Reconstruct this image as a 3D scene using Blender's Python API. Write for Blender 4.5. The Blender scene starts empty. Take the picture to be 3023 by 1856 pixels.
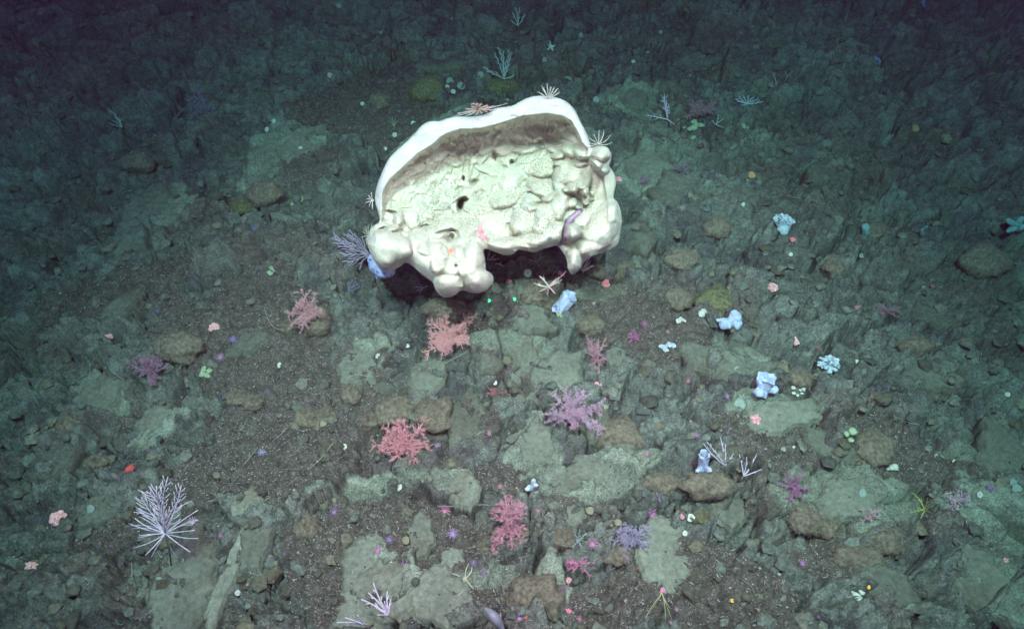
import bpy, math, random
import numpy as np
from mathutils import Vector, Matrix

# ---------------------------------------------------------------- camera, water light, lamps
S = bpy.context.scene
C = S.collection
PW, PH = 2463.0, 1512.0          # reference frame used for measuring the photograph
F = 1800.0                       # focal length in those pixels
CAMZ = 2.4
PITCH = math.radians(50)
cd = bpy.data.cameras.new('camera'); cam = bpy.data.objects.new('camera', cd); C.objects.link(cam)
cd.sensor_width = 36; cd.lens = F / PW * 36; cd.clip_end = 200; cd.clip_start = 0.02
cam.location = (0, 0, CAMZ); cam.rotation_euler = (math.radians(90) - PITCH, 0, 0)
S.camera = cam
FWD = Vector((0, math.cos(PITCH), -math.sin(PITCH))); UP = Vector((0, math.sin(PITCH), math.cos(PITCH))); RT = Vector((1, 0, 0))
CAM = Vector((0, 0, CAMZ))
S.view_settings.view_transform = 'Standard'; S.view_settings.look = 'None'
S.view_settings.exposure = 0; S.view_settings.gamma = 1
w = bpy.data.worlds.new('World'); S.world = w; w.use_nodes = True
wb = w.node_tree.nodes['Background']; wb.inputs[0].default_value = (0.80, 0.24, 1.0, 1); wb.inputs[1].default_value = 0.36

def lamp(name, loc, target, watts, color, deg, blend, radius):
    l = bpy.data.lights.new(name, 'SPOT'); o = bpy.data.objects.new(name, l); C.objects.link(o)
    l.energy = watts; l.color = color; l.spot_size = math.radians(deg); l.spot_blend = blend; l.shadow_soft_size = radius
    o.location = loc; d = Vector(target) - Vector(loc)
    o.rotation_euler = d.to_track_quat('-Z', 'Y').to_euler()
    return o
# lamps of the underwater vehicle around the camera, plus an added far flood (deep sea: no sun, no sky)
lamp('vehicle_lamp', (-0.70, 0.75, 3.35), (-0.15, 1.50, 0.1), 710, (1.0, 0.62, 0.72), 66, 1.0, 0.12)
lamp('vehicle_lamp', (0.75, 0.75, 3.35), (0.20, 1.45, 0.1), 710, (1.0, 0.62, 0.72), 66, 1.0, 0.12)
lamp('vehicle_low_lamp', (-0.35, -0.15, 2.15), (-0.1, 1.8, 0.1), 75, (1.0, 0.64, 0.73), 60, 1.0, 0.10)
lamp('vehicle_low_lamp', (0.50, -0.15, 2.15), (0.2, 1.8, 0.1), 75, (1.0, 0.64, 0.73), 60, 1.0, 0.10)
lamp('teal_flood_lamp', (0.0, 0.9, 3.5), (0.15, 4.4, 0.0), 330, (0.55, 1.0, 0.86), 62, 1.0, 0.12)  # added teal fill, brightens the far seabed at top centre
lamp('teal_flood_lamp', (-0.9, 0.5, 3.5), (-1.7, 2.1, 0.0), 400, (0.50, 1.0, 0.92), 72, 1.0, 0.12)
lamp('teal_flood_lamp', (0.9, 0.5, 3.5), (1.95, 1.9, 0.0), 500, (0.50, 1.0, 0.90), 80, 1.0, 0.12)

# ---------------------------------------------------------------- numpy noise
def _h(ix, iy, s):
    a = (ix.astype(np.int64) * 374761393 + iy.astype(np.int64) * 668265263 + s * 1442695041) & 0xFFFFFFFF
    a = ((a ^ (a >> 13)) * 1274126177) & 0xFFFFFFFF
    a = ((a ^ (a >> 16)) * 2246822519) & 0xFFFFFFFF
    a = a ^ (a >> 15)
    return (a & 0xFFFFFF) / float(0x1000000)
def vnoise(x, y, s=0):
    ix = np.floor(x); iy = np.floor(y); fx = x - ix; fy = y - iy
    fx = fx * fx * (3 - 2 * fx); fy = fy * fy * (3 - 2 * fy)
    return (_h(ix, iy, s) * (1 - fx) + _h(ix + 1, iy, s) * fx) * (1 - fy) + (_h(ix, iy + 1, s) * (1 - fx) + _h(ix + 1, iy + 1, s) * fx) * fy
def fbm(x, y, s=0, o=4, g=0.5):
    r = 0; a = 1; t = 0
    for k in range(o):
        r = r + a * (vnoise(x, y, s + k * 7) - 0.5); t += a; a *= g; x = x * 2.03 + 13.1; y = y * 2.03 + 7.7
    return r / t * 2
def vor(x, y, s=0, j=0.9):
    ix = np.floor(x); iy = np.floor(y)
    f1 = np.full(x.shape, 9.0); f2 = np.full(x.shape, 9.0); rid = np.zeros(x.shape); dx = np.zeros(x.shape); dy = np.zeros(x.shape)
    for a in (-1, 0, 1):
        for b in (-1, 0, 1):
            cx = ix + a; cy = iy + b
            px = cx + 0.5 + j * (_h(cx, cy, s) - 0.5); py = cy + 0.5 + j * (_h(cx, cy, s + 91) - 0.5)
            ex = x - px; ey = y - py; d = np.sqrt(ex * ex + ey * ey)
            n = d < f1
            f2 = np.where(n, f1, np.minimum(f2, d)); f1 = np.where(n, d, f1)
            rid = np.where(n, _h(cx, cy, s + 55), rid); dx = np.where(n, ex, dx); dy = np.where(n, ey, dy)
    return f1, f2, rid, dx, dy
def sstep(a, b, x):
    t = np.clip((x - a) / (b - a), 0, 1); return t * t * (3 - 2 * t)
def rnd2(r, k):   # another random number from a cell's own
    return (r * (97.13 + 31.7 * k) + 0.37 * k) % 1.0

# ---------------------------------------------------------------- seabed height
def flatpix(px, py):
    d = FWD * F + RT * (px - PW / 2) + UP * (PH / 2 - py)
    t = -CAMZ / d.z
    return CAM + d * t
def ell(x, y, D):
    """soft elliptical areas measured on the photograph, as places on the ground"""
    m = np.zeros(np.shape(x))
    x = x + 0.13 * fbm(x * 4, y * 4, 501, 4, 0.6); y = y + 0.13 * fbm(x * 4 + 5, y * 4, 511, 4, 0.6)
    for (px, py, rx, ry, ang) in D:
        c = flatpix(px, py); e = flatpix(px + 40, py); f = flatpix(px, py - 40)
        sx = (e.x - c.x) / 40; sy = (f.y - c.y) / 40
        a = math.radians(ang); u = (x - c.x) / sx; v = -(y - c.y) / sy
        p = u * math.cos(a) + v * math.sin(a); q = -u * math.sin(a) + v * math.cos(a)
        r = np.sqrt((p / rx) ** 2 + (q / ry) ** 2)
        m = np.maximum(m, np.clip(1.5 - r, 0, 1))
    return m
GRIT = [(740, 950, 190, 90, -32), (620, 760, 180, 120, 0), (1010, 1270, 130, 60, 12), (800, 1370, 130, 110, 20), (560, 1130, 200, 90, -15), (640, 700, 120, 60, 0),
        (1130, 790, 60, 25, 0), (1500, 780, 140, 90, 20), (1230, 1160, 90, 40, 0), (1750, 1400, 190, 110, 10), (1130, 985, 60, 30, 60), (2200, 1120, 130, 70, 20), (1520, 1420, 120, 70, 0),
        (880, 260, 130, 60, 0), (1180, 1460, 120, 40, 0), (2010, 1330, 150, 60, 0), (1850, 1090, 110, 50, 10), (760, 380, 90, 50, 0), (300, 700, 150, 60, -30), (300, 1290, 120, 60, -20)]
SILT = [(860, 870, 70, 60, 30), (1330, 1380, 60, 30, 0), (980, 1400, 130, 60, -30), (1130, 1400, 100, 50, 0), (1450, 1115, 110, 45, -10), (1870, 1005, 110, 40, -10), (2050, 1190, 120, 50, 0), (2380, 1180, 80, 120, 0), (2360, 1400, 90, 80, 30),
        (1560, 400, 80, 50, 0), (1520, 240, 60, 30, 0), (350, 520, 60, 90, 25), (1080, 300, 90, 50, -30), (1010, 1150, 120, 40, 0), (800, 1160, 130, 40, 0), (880, 1350, 120, 80, -35), (1290, 1070, 60, 90, 0), (380, 1030, 80, 40, -30), (1720, 850, 90, 45, 20), (1230, 830, 150, 35, 10), (240, 950, 70, 60, 0), (720, 330, 120, 50, -30)]
def ground(x, y, full=False):
    wx = x + 0.10 * fbm(x * 2.2, y * 2.2, 3, 3); wy = y + 0.10 * fbm(x * 2.2 + 9, y * 2.2, 17, 3)
    wx = wx + 0.02 * fbm(x * 11, y * 11, 23, 2); wy = wy + 0.02 * fbm(x * 11, y * 11, 29, 2)
    n1 = fbm(x * 1.1, y * 1.1, 5, 4)
    grit = np.clip(ell(x, y, GRIT) * 1.6 + 0.9 * fbm(x * 3.1, y * 3.1, 41, 4) + 0.5 * fbm(x * 24, y * 24, 521, 4, 0.7) - 0.28, 0, 1); grit = sstep(0.36, 0.56, grit)
    silt = np.clip(ell(x, y, SILT) * 1.6 + 1.0 * fbm(x * 2.6, y * 2.6, 47, 4) + 0.5 * fbm(x * 20, y * 20, 531, 4, 0.7) - 0.30, 0, 1); silt = sstep(0.3, 0.5, silt) * (1 - grit)
    sl = sstep(-0.35, 0.5, fbm(x * 1.7, y * 1.7, 61, 3))
    z = 0.10 * n1 + 0.03 * fbm(x * 4, y * 4, 8, 4)
    ca, sa = math.cos(0.45), math.sin(0.45)
    u = wx * ca + wy * sa; v = -wx * sa + wy * ca
    f1, f2, r, dx, dy = vor(u / 0.42, v / 0.26, 101)
    A = 1 - 0.75 * grit
    pl = (r - 0.5) * 0.05 + (rnd2(r, 1) - 0.5) * dx * 0.07 + (rnd2(r, 2) - 0.35) * dy * 0.09
    cr = np.exp(-((f2 - f1) / 0.045) ** 2)
    z = z + 1.7 * A * (pl - 0.034 * cr * (rnd2(r, 5) > 0.35))
    f1, f2, r, dx, dy = vor(u / 0.15, v / 0.10, 131)
    z = z + A * 2.1 * (0.35 + 0.9 * (1 - silt)) * ((r - 0.5) * 0.022 + (rnd2(r, 1) - 0.5) * dx * 0.022 + (rnd2(r, 2) - 0.4) * dy * 0.026 - 0.016 * np.exp(-((f2 - f1) / 0.07) ** 2) * (rnd2(r, 4) > 0.3))
    r2 = r
    f1, f2, r, dx, dy = vor(wx / 0.052 + 0.3 * u, wy / 0.040, 171)
    z = z + 2.3 * (0.12 + 0.9 * (1 - silt) * (1 - 0.6 * grit)) * ((r - 0.5) * 0.013 + (rnd2(r, 1) - 0.5) * dx * 0.010 + (rnd2(r, 2) - 0.4) * dy * 0.014 - 0.007 * np.exp(-(f2 - f1) / 0.10))
    z = z + (0.004 + 0.010 * grit + 0.004 * (1 - silt)) * fbm(x * 55, y * 55, 201, 3, 0.7)
    if full: return z, grit, silt, r2, r
    return z
GX0, GY0, GS = -5.6, 0.2, 0.008
_X, _Y = np.meshgrid(np.arange(GX0, 5.6, GS), np.arange(GY0, 7.7, GS))
GH = ground(_X.ravel(), _Y.ravel()).reshape(_X.shape)
def gz(x, y):
    u = min(max((x - GX0) / GS, 0), GH.shape[1] - 1.01); v = min(max((y - GY0) / GS, 0), GH.shape[0] - 1.01); i = int(u); j = int(v); fu = u - i; fv = v - j
    return float((GH[j, i] * (1 - fu) + GH[j, i + 1] * fu) * (1 - fv) + (GH[j + 1, i] * (1 - fu) + GH[j + 1, i + 1] * fu) * fv)
def at(px, py):
    """the point of the seabed seen at a measured place, and metres per measured pixel there"""
    d = (FWD * F + RT * (px - PW / 2) + UP * (PH / 2 - py)); z = 0.0
    for k in range(8):
        t = (z - CAMZ) / d.z; p = CAM + d * t; z = 0.6 * gz(p.x, p.y) + 0.4 * z
    p.z = gz(p.x, p.y)
    return p, (p - CAM).dot(FWD) / F

# ---------------------------------------------------------------- materials
def nodes(m):
    m.use_nodes = True; nt = m.node_tree; b = nt.nodes['Principled BSDF']; return nt, b
def mat(name, col, rough=0.8, var=0.25, scale=30, bump=0.0, bscale=60, spots=None, spot_scale=60, spot_size=0.3, trans=0.0, spec=0.3, sss=0.0, attr=None, col2=None, dist=0.01):
    m = bpy.data.materials.new(name); nt, b = nodes(m); N = nt.nodes; L = nt.links
    tc = N.new('ShaderNodeTexCoord'); b.inputs['Roughness'].default_value = rough; b.inputs['Specular IOR Level'].default_value = spec
    n = N.new('ShaderNodeTexNoise'); n.inputs['Scale'].default_value = scale; n.inputs['Detail'].default_value = 5; n.inputs['Roughness'].default_value = 0.65
    L.new(tc.outputs['Object'], n.inputs['Vector'])
    mr = N.new('ShaderNodeMapRange'); mr.inputs[1].default_value = 0.3; mr.inputs[2].default_value = 0.7; L.new(n.outputs['Fac'], mr.inputs[0])
    mx = N.new('ShaderNodeMix'); mx.data_type = 'RGBA'; L.new(mr.outputs[0], mx.inputs[0])
    lo = tuple(c * (1 - var) for c in col) + (1,); hi = tuple(min(1, c * (1 + var)) for c in (col2 or col)) + (1,)
    mx.inputs[6].default_value = lo; mx.inputs[7].default_value = hi
    out = mx.outputs[2]
    if attr:
        at_ = N.new('ShaderNodeAttribute'); at_.attribute_name = attr
        mu = N.new('ShaderNodeMix'); mu.data_type = 'RGBA'; mu.blend_type = 'MULTIPLY'; mu.inputs[0].default_value = 1
        L.new(out, mu.inputs[6]); L.new(at_.outputs['Color'], mu.inputs[7]); out = mu.outputs[2]
    if spots:
        v = N.new('ShaderNodeTexVoronoi'); v.inputs['Scale'].default_value = spot_scale; L.new(tc.outputs['Object'], v.inputs['Vector'])
        lt = N.new('ShaderNodeMapRange'); lt.inputs[1].default_value = spot_size; lt.inputs[2].default_value = spot_size * 0.6; lt.inputs[3].default_value = 0; lt.inputs[4].default_value = 1
        L.new(v.outputs['Distance'], lt.inputs[0])
        ms = N.new('ShaderNodeMix'); ms.data_type = 'RGBA'; L.new(lt.outputs[0], ms.inputs[0]); L.new(out, ms.inputs[6]); ms.inputs[7].default_value = tuple(spots) + (1,); out = ms.outputs[2]
    L.new(out, b.inputs['Base Color'])
    if bump:
        nb = N.new('ShaderNodeTexNoise'); nb.inputs['Scale'].default_value = bscale; nb.inputs['Detail'].default_value = 6; nb.inputs['Roughness'].default_value = 0.7; L.new(tc.outputs['Object'], nb.inputs['Vector'])
        bp = N.new('ShaderNodeBump'); bp.inputs['Strength'].default_value = bump; bp.inputs['Distance'].default_value = dist; L.new(nb.outputs['Fac'], bp.inputs['Height']); L.new(bp.outputs[0], b.inputs['Normal'])
    if sss:
        b.inputs['Subsurface Weight'].default_value = sss; b.inputs['Subsurface Radius'].default_value = (1, 0.7, 0.5); b.inputs['Subsurface Scale'].default_value = 0.01
    if trans: b.inputs['Transmission Weight'].default_value = trans
    return m

# ---------------------------------------------------------------- mesh helpers
def setp(o, label=None, cat=None, group=None, kind=None):
    if label: o['label'] = label
    if cat: o['category'] = cat
    if group: o['group'] = group
    if kind: o['kind'] = kind
    return o
def npmesh(name, V, Fq, material, parent=None, smooth=True, cols=None):
    me = bpy.data.meshes.new(name)
    V = np.asarray(V, dtype=np.float32); 
    if isinstance(Fq, np.ndarray):
        n = Fq.shape[1]; me.vertices.add(len(V)); me.vertices.foreach_set('co', V.ravel())
        me.loops.add(Fq.size); me.loops.foreach_set('vertex_index', Fq.astype(np.int32).ravel())
        me.polygons.add(len(Fq)); me.polygons.foreach_set('loop_start', np.arange(0, Fq.size, n, dtype=np.int32)); me.polygons.foreach_set('loop_total', np.full(len(Fq), n, dtype=np.int32))
        me.update(calc_edges=True)
    else:
        me.from_pydata(V.tolist(), [], Fq); me.update()
    me.polygons.foreach_set('use_smooth', np.full(len(me.polygons), smooth, dtype=bool))
    if cols is not None:
        a = me.color_attributes.new('tint', 'FLOAT_COLOR', 'POINT'); a.data.foreach_set('color', np.asarray(cols, dtype=np.float32).ravel())
    o = bpy.data.objects.new(name, me); C.objects.link(o)
    if material: me.materials.append(material)
    if parent: o.parent = parent
    return o
def empty(name, loc, label=None, cat=None, group=None):
    o = bpy.data.objects.new(name, None); C.objects.link(o); o.empty_display_size = 0.05; o.location = loc
    return setp(o, label, cat, group)
class MB:
    def __init__(s): s.v = []; s.f = []
    def tube(s, pts, rad, n=6, cap=True):
        pts = [Vector(p) for p in pts]; b = len(s.v); k = len(pts); ref = None
        for i, p in enumerate(pts):
            t = (pts[min(i + 1, k - 1)] - pts[max(i - 1, 0)])
            t = t.normalized() if t.length > 1e-9 else Vector((0, 0, 1))
            if ref is None: ref = t.orthogonal().normalized()
            ref = (ref - t * ref.dot(t)); ref = ref.normalized() if ref.length > 1e-6 else t.orthogonal().normalized()
            bi = t.cross(ref); r = rad[i] if hasattr(rad, '__len__') else rad
            for j in range(n):
                a = 2 * math.pi * j / n; s.v.append(tuple(p + ref * (math.cos(a) * r) + bi * (math.sin(a) * r)))
        for i in range(k - 1):
            for j in range(n):
                a = b + i * n + j; c = b + i * n + (j + 1) % n; s.f.append((a, c, c + n, a + n))
        if cap:
            s.f.append(tuple(b + j for j in range(n))[::-1]); s.f.append(tuple(b + (k - 1) * n + j for j in range(n)))
        return s
    def ball(s, c, r, n=8, m=6, sq=(1, 1, 1), noise=0.0, seed=0, rot=None):
        b = len(s.v); c = Vector(c); R = random.Random(seed)
        ph = [R.uniform(0, 6.3) for _ in range(6)]
        def P(th, fi):
            d = Vector((math.sin(th) * math.cos(fi), math.sin(th) * math.sin(fi), math.cos(th)))
            k = 1 + noise * (math.sin(d.x * 4 + ph[0]) + math.sin(d.y * 5 + ph[1]) + math.sin(d.z * 4 + ph[2]) + 0.6 * math.sin(d.x * 9 + ph[3]) * math.sin(d.y * 9 + ph[4])) / 3
            q = Vector((d.x * sq[0], d.y * sq[1], d.z * sq[2])) * (r * k)
            if rot: q = rot @ q
            return tuple(c + q)
        s.v.append(P(0, 0))
        for i in range(1, m):
            for j in range(n): s.v.append(P(math.pi * i / m, 2 * math.pi * j / n))
        s.v.append(P(math.pi, 0)); e = len(s.v) - 1
        for j in range(n):
            s.f.append((b, b + 1 + j, b + 1 + (j + 1) % n)); s.f.append((e, b + 1 + (m - 2) * n + (j + 1) % n, b + 1 + (m - 2) * n + j))
        for i in range(m - 2):
            for j in range(n):
                a = b + 1 + i * n + j; d = b + 1 + i * n + (j + 1) % n; s.f.append((a, a + n, d + n, d))
        return s
    def lathe(s, prof, base=Vector((0, 0, 0)), rot=None, n=20, wob=0.0, seed=0, wk=3):
        R = random.Random(seed); a0 = R.uniform(0, 6.3); a1 = R.uniform(0, 6.3); b = len(s.v); k = len(prof)
        for i, (r, z) in enumerate(prof):
            for j in range(n):
                a = 2 * math.pi * j / n; q = 1 + wob * (math.sin(wk * a + a0 + i * 0.4) + 0.6 * math.sin((2 * wk + 1) * a + a1))
                p = Vector((math.cos(a) * r * q, math.sin(a) * r * q, z + (wob * r * 0.6 * math.sin(wk * a + a1) if i > k // 3 else 0)))
                if rot: p = rot @ p
                s.v.append(tuple(base + p))
        for i in range(k - 1):
            for j in range(n):
                a = b + i * n + j; c = b + i * n + (j + 1) % n; s.f.append((a, c, c + n, a + n))
        s.f.append(tuple(b + j for j in range(n))[::-1]); s.f.append(tuple(b + (k - 1) * n + j for j in range(n)))
        return s
    def build(s, name, m, parent=None, smooth=True):
        return npmesh(name, s.v, s.f, m, parent, smooth)

# ---------------------------------------------------------------- seabed
def seabed_material():
    m = bpy.data.materials.new('seabed'); nt, b = nodes(m); N = nt.nodes; L = nt.links
    tc = N.new('ShaderNodeTexCoord'); a = N.new('ShaderNodeAttribute'); a.attribute_name = 'tint'
    n = N.new('ShaderNodeTexNoise'); n.inputs['Scale'].default_value = 26; n.inputs['Detail'].default_value = 8; n.inputs['Roughness'].default_value = 0.75; L.new(tc.outputs['Object'], n.inputs['Vector'])
    mr = N.new('ShaderNodeMapRange'); mr.inputs[1].default_value = 0.35; mr.inputs[2].default_value = 0.65; mr.inputs[3].default_value = 0.58; mr.inputs[4].default_value = 1.35; L.new(n.outputs['Fac'], mr.inputs[0])
    n3 = N.new('ShaderNodeTexNoise'); n3.inputs['Scale'].default_value = 150; n3.inputs['Detail'].default_value = 6; n3.inputs['Roughness'].default_value = 0.8; L.new(tc.outputs['Object'], n3.inputs['Vector'])
    mr3 = N.new('ShaderNodeMapRange'); mr3.inputs[1].default_value = 0.38; mr3.inputs[2].default_value = 0.62; mr3.inputs[3].default_value = 0.45; mr3.inputs[4].default_value = 1.5; L.new(n3.outputs['Fac'], mr3.inputs[0])
    mm3 = N.new('ShaderNodeMath'); mm3.operation = 'MULTIPLY'; L.new(mr.outputs[0], mm3.inputs[0]); L.new(mr3.outputs[0], mm3.inputs[1]); mr = mm3
    vm = N.new('ShaderNodeVectorMath'); vm.operation = 'SCALE'; L.new(a.outputs['Color'], vm.inputs[0]); L.new(mr.outputs[0], vm.inputs['Scale'])
    # fine speckle of shell crumbs, denser where the grit lies
    v = N.new('ShaderNodeTexVoronoi'); v.inputs['Scale'].default_value = 210; L.new(tc.outputs['Object'], v.inputs['Vector'])
    lt = N.new('ShaderNodeMath'); lt.operation = 'LESS_THAN'; lt.inputs[1].default_value = 0.34; L.new(v.outputs['Distance'], lt.inputs[0])
    sx = N.new('ShaderNodeSeparateColor'); L.new(v.outputs['Color'], sx.inputs[0])
    gt = N.new('ShaderNodeMath'); gt.operation = 'GREATER_THAN'; gt.inputs[1].default_value = 0.88; L.new(sx.outputs[0], gt.inputs[0])
    mm = N.new('ShaderNodeMath'); mm.operation = 'MULTIPLY'; L.new(lt.outputs[0], mm.inputs[0]); L.new(gt.outputs[0], mm.inputs[1])
    m2 = N.new('ShaderNodeMath'); m2.operation = 'MULTIPLY'; L.new(mm.outputs[0], m2.inputs[0]); L.new(a.outputs['Alpha'], m2.inputs[1])
    mx = N.new('ShaderNodeMix'); mx.data_type = 'RGBA'; L.new(m2.outputs[0], mx.inputs[0]); L.new(vm.outputs[0], mx.inputs[6]); mx.inputs[7].default_value = (0.30, 0.29, 0.26, 1)
    L.new(mx.outputs[2], b.inputs['Base Color']); b.inputs['Roughness'].default_value = 0.9; b.inputs['Specular IOR Level'].default_value = 0.15
    nb = N.new('ShaderNodeTexNoise'); nb.inputs['Scale'].default_value = 120; nb.inputs['Detail'].default_value = 5; nb.inputs['Roughness'].default_value = 0.7; L.new(tc.outputs['Object'], nb.inputs['Vector'])
    bp = N.new('ShaderNodeBump'); bp.inputs['Strength'].default_value = 0.9; bp.inputs['Distance'].default_value = 0.008; L.new(nb.outputs['Fac'], bp.inputs['Height']); L.new(bp.outputs[0], b.inputs['Normal'])
    return m
M_SEABED = seabed_material()
def build_seabed():
    ny, nx = 900, 1050
    t = np.linspace(0, 1, ny); ys = 0.35 + (7.6 - 0.35) * (0.62 * t + 0.38 * t ** 2.2)
    hw = 1.75 + 0.62 * (ys - 0.35)
    s = np.linspace(-1, 1, nx)
    X = hw[:, None] * s[None, :]; Y = np.repeat(ys[:, None], nx, 1)
    z, g, si, r2, r3 = ground(X.ravel(), Y.ravel(), True)
    x = X.ravel(); y = Y.ravel()
    base = np.array([0.108, 0.120, 0.098]); gritc = np.array([0.084, 0.078, 0.062]); siltc = np.array([0.165, 0.188, 0.140]); rust = np.array([0.112, 0.088, 0.072]); dark = np.array([0.048, 0.046, 0.052])
    n1 = sstep(-0.25, 0.35, fbm(x * 5, y * 5, 301, 4)); n2 = sstep(0.0, 0.45, fbm(x * 3.3, y * 3.3, 311, 4)); n3 = sstep(0.0, 0.5, fbm(x * 8, y * 8, 331, 3))
    c = base[None] * (0.75 + 0.5 * r2[:, None]) * (0.85 + 0.3 * r3[:, None])
    c = c * (1 - 0.55 * n3[:, None]) + dark[None] * 0.55 * n3[:, None]
    c = c * (1 - 0.6 * n2[:, None]) + rust[None] * 0.6 * n2[:, None]
    sc = siltc[None] * (0.8 + 0.35 * n1[:, None])
    c = c * (1 - si[:, None]) + sc * si[:, None]
    c = c * (1 - g[:, None]) + gritc[None] * g[:, None]
    al = 0.25 + 0.75 * g - 0.2 * si
    idx = np.arange(ny * nx).reshape(ny, nx)
    Fq = np.stack([idx[:-1, :-1].ravel(), idx[:-1, 1:].ravel(), idx[1:, 1:].ravel(), idx[1:, :-1].ravel()], 1)
    # let the fine sheet dip a little at its border under the coarse surroundings
    o = npmesh('seabed', np.stack([x, y, z], 1), Fq, M_SEABED, cols=np.concatenate([c, al[:, None]], 1))
    setp(o, 'dark rocky seabed slope of broken slabs, silt and brown grit', 'seabed', kind='structure')
    # the far seabed beyond the lamps
    gx = np.linspace(-30, 30, 200); gy = np.linspace(-12, 45, 200); X, Y = np.meshgrid(gx, gy); x = X.ravel(); y = Y.ravel()
    zz = ground(x, y) - 0.16
    inside = (y > 0.2) & (y < 7.7) & (np.abs(x) < 1.75 + 0.62 * (y - 0.35)); zz = np.where(inside, -0.35, zz)
    idx = np.arange(40000).reshape(200, 200)
    Fq = np.stack([idx[:-1, :-1].ravel(), idx[:-1, 1:].ravel(), idx[1:, 1:].ravel(), idx[1:, :-1].ravel()], 1)
    cc = np.tile(np.array([0.05, 0.055, 0.042, 0.2]), (40000, 1))
    o2 = npmesh('seabed_terrain', np.stack([x, y, zz], 1), Fq, M_SEABED, cols=cc)
    setp(o2, 'wide dark seabed terrain reaching beyond the light', 'seabed', kind='structure')
build_seabed()
# ---------------------------------------------------------------- the giant sponge
# outline and lobes measured on the photograph (1977 x 1512 enlargement of its middle); kept as a solid with real depth
OUT = [(80,1050),(95,1000),(125,965),(165,945),(165,915),(150,860),(130,800),(135,740),(150,680),(165,640),(190,580),(225,510),(265,465),(320,420),(380,360),(420,320),(440,290),(490,255),(540,250),(575,255),(620,232),(700,218),(760,222),(850,215),(920,195),(960,160),(1010,155),(1080,148),(1130,115),(1180,90),(1250,75),(1310,80),(1370,85),(1430,105),(1480,140),(1515,190),(1540,250),(1575,310),(1600,370),(1615,435),(1640,425),(1680,415),(1730,430),(1755,470),(1755,520),(1735,555),(1765,590),(1788,640),(1785,700),(1765,780),(1790,795),(1815,840),(1828,920),(1822,980),(1812,1050),(1800,1100),(1750,1130),(1690,1155),(1640,1170),(1590,1195),(1560,1230),(1540,1270),(1500,1300),(1480,1305),(1455,1265),(1455,1215),(1430,1160),(1400,1120),(1380,1100),(1340,1115),(1290,1125),(1230,1155),(1180,1140),(1110,1130),(1090,1160),(1050,1172),(1000,1165),(950,1145),(900,1125),(872,1130),(885,1180),(893,1230),(890,1275),(930,1290),(948,1330),(940,1370),(900,1410),(840,1432),(790,1428),(745,1412),(710,1415),(690,1440),(640,1462),(590,1455),(555,1420),(540,1380),(525,1350),(450,1300),(400,1250),(345,1215),(320,1240),(270,1270),(230,1280),(180,1275),(140,1230),(110,1180),(90,1130),(78,1090)]
RIM = [(165,945),(172,860),(182,740),(205,690),(240,640),(330,560),(420,475),(540,400),(580,360),(620,335),(720,303),(850,300),(960,272),(1050,245),(1150,212),(1300,196),(1420,212),(1480,245),(1530,330),(1560,400),(1598,440),(1618,520)]
def dist_poly(P, Q, closed):
    Q = np.array(Q, float); A = Q if closed else Q[:-1]; B = np.roll(Q, -1, 0) if closed else Q[1:]
    best = np.full(len(P), 1e9); bp = np.zeros((len(P), 2))
    for a, b in zip(A, B):
        ab = b - a; t = np.clip(((P - a) @ ab) / (ab @ ab), 0, 1); q = a + t[:, None] * ab; d = np.hypot(*(P - q).T)
        n = d < best; best = np.where(n, d, best); bp[n] = q[n]
    return best, bp
def inpoly(P, Q):
    Q = np.array(Q, float); r = np.zeros(len(P), bool); j = len(Q) - 1
    for i in range(len(Q)):
        xi, yi = Q[i]; xj, yj = Q[j]
        c = ((yi > P[:, 1]) != (yj > P[:, 1])) & (P[:, 0] < (xj - xi) * (P[:, 1] - yi) / (yj - yi + 1e-12) + xi); r ^= c; j = i
    return r
def smooth_closed(Q, it=1):
    Q = np.array(Q, float)
    for _ in range(it):
        a = Q * 0.75 + np.roll(Q, -1, 0) * 0.25; b = Q * 0.25 + np.roll(Q, -1, 0) * 0.75
        Q = np.stack([a, b], 1).reshape(-1, 2)
    return Q
OUTS = smooth_closed(OUT, 2)
MZ = 1 / 2.326 * 0.8147            # enlargement pixel -> measured pixel
D0 = 3.02
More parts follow.
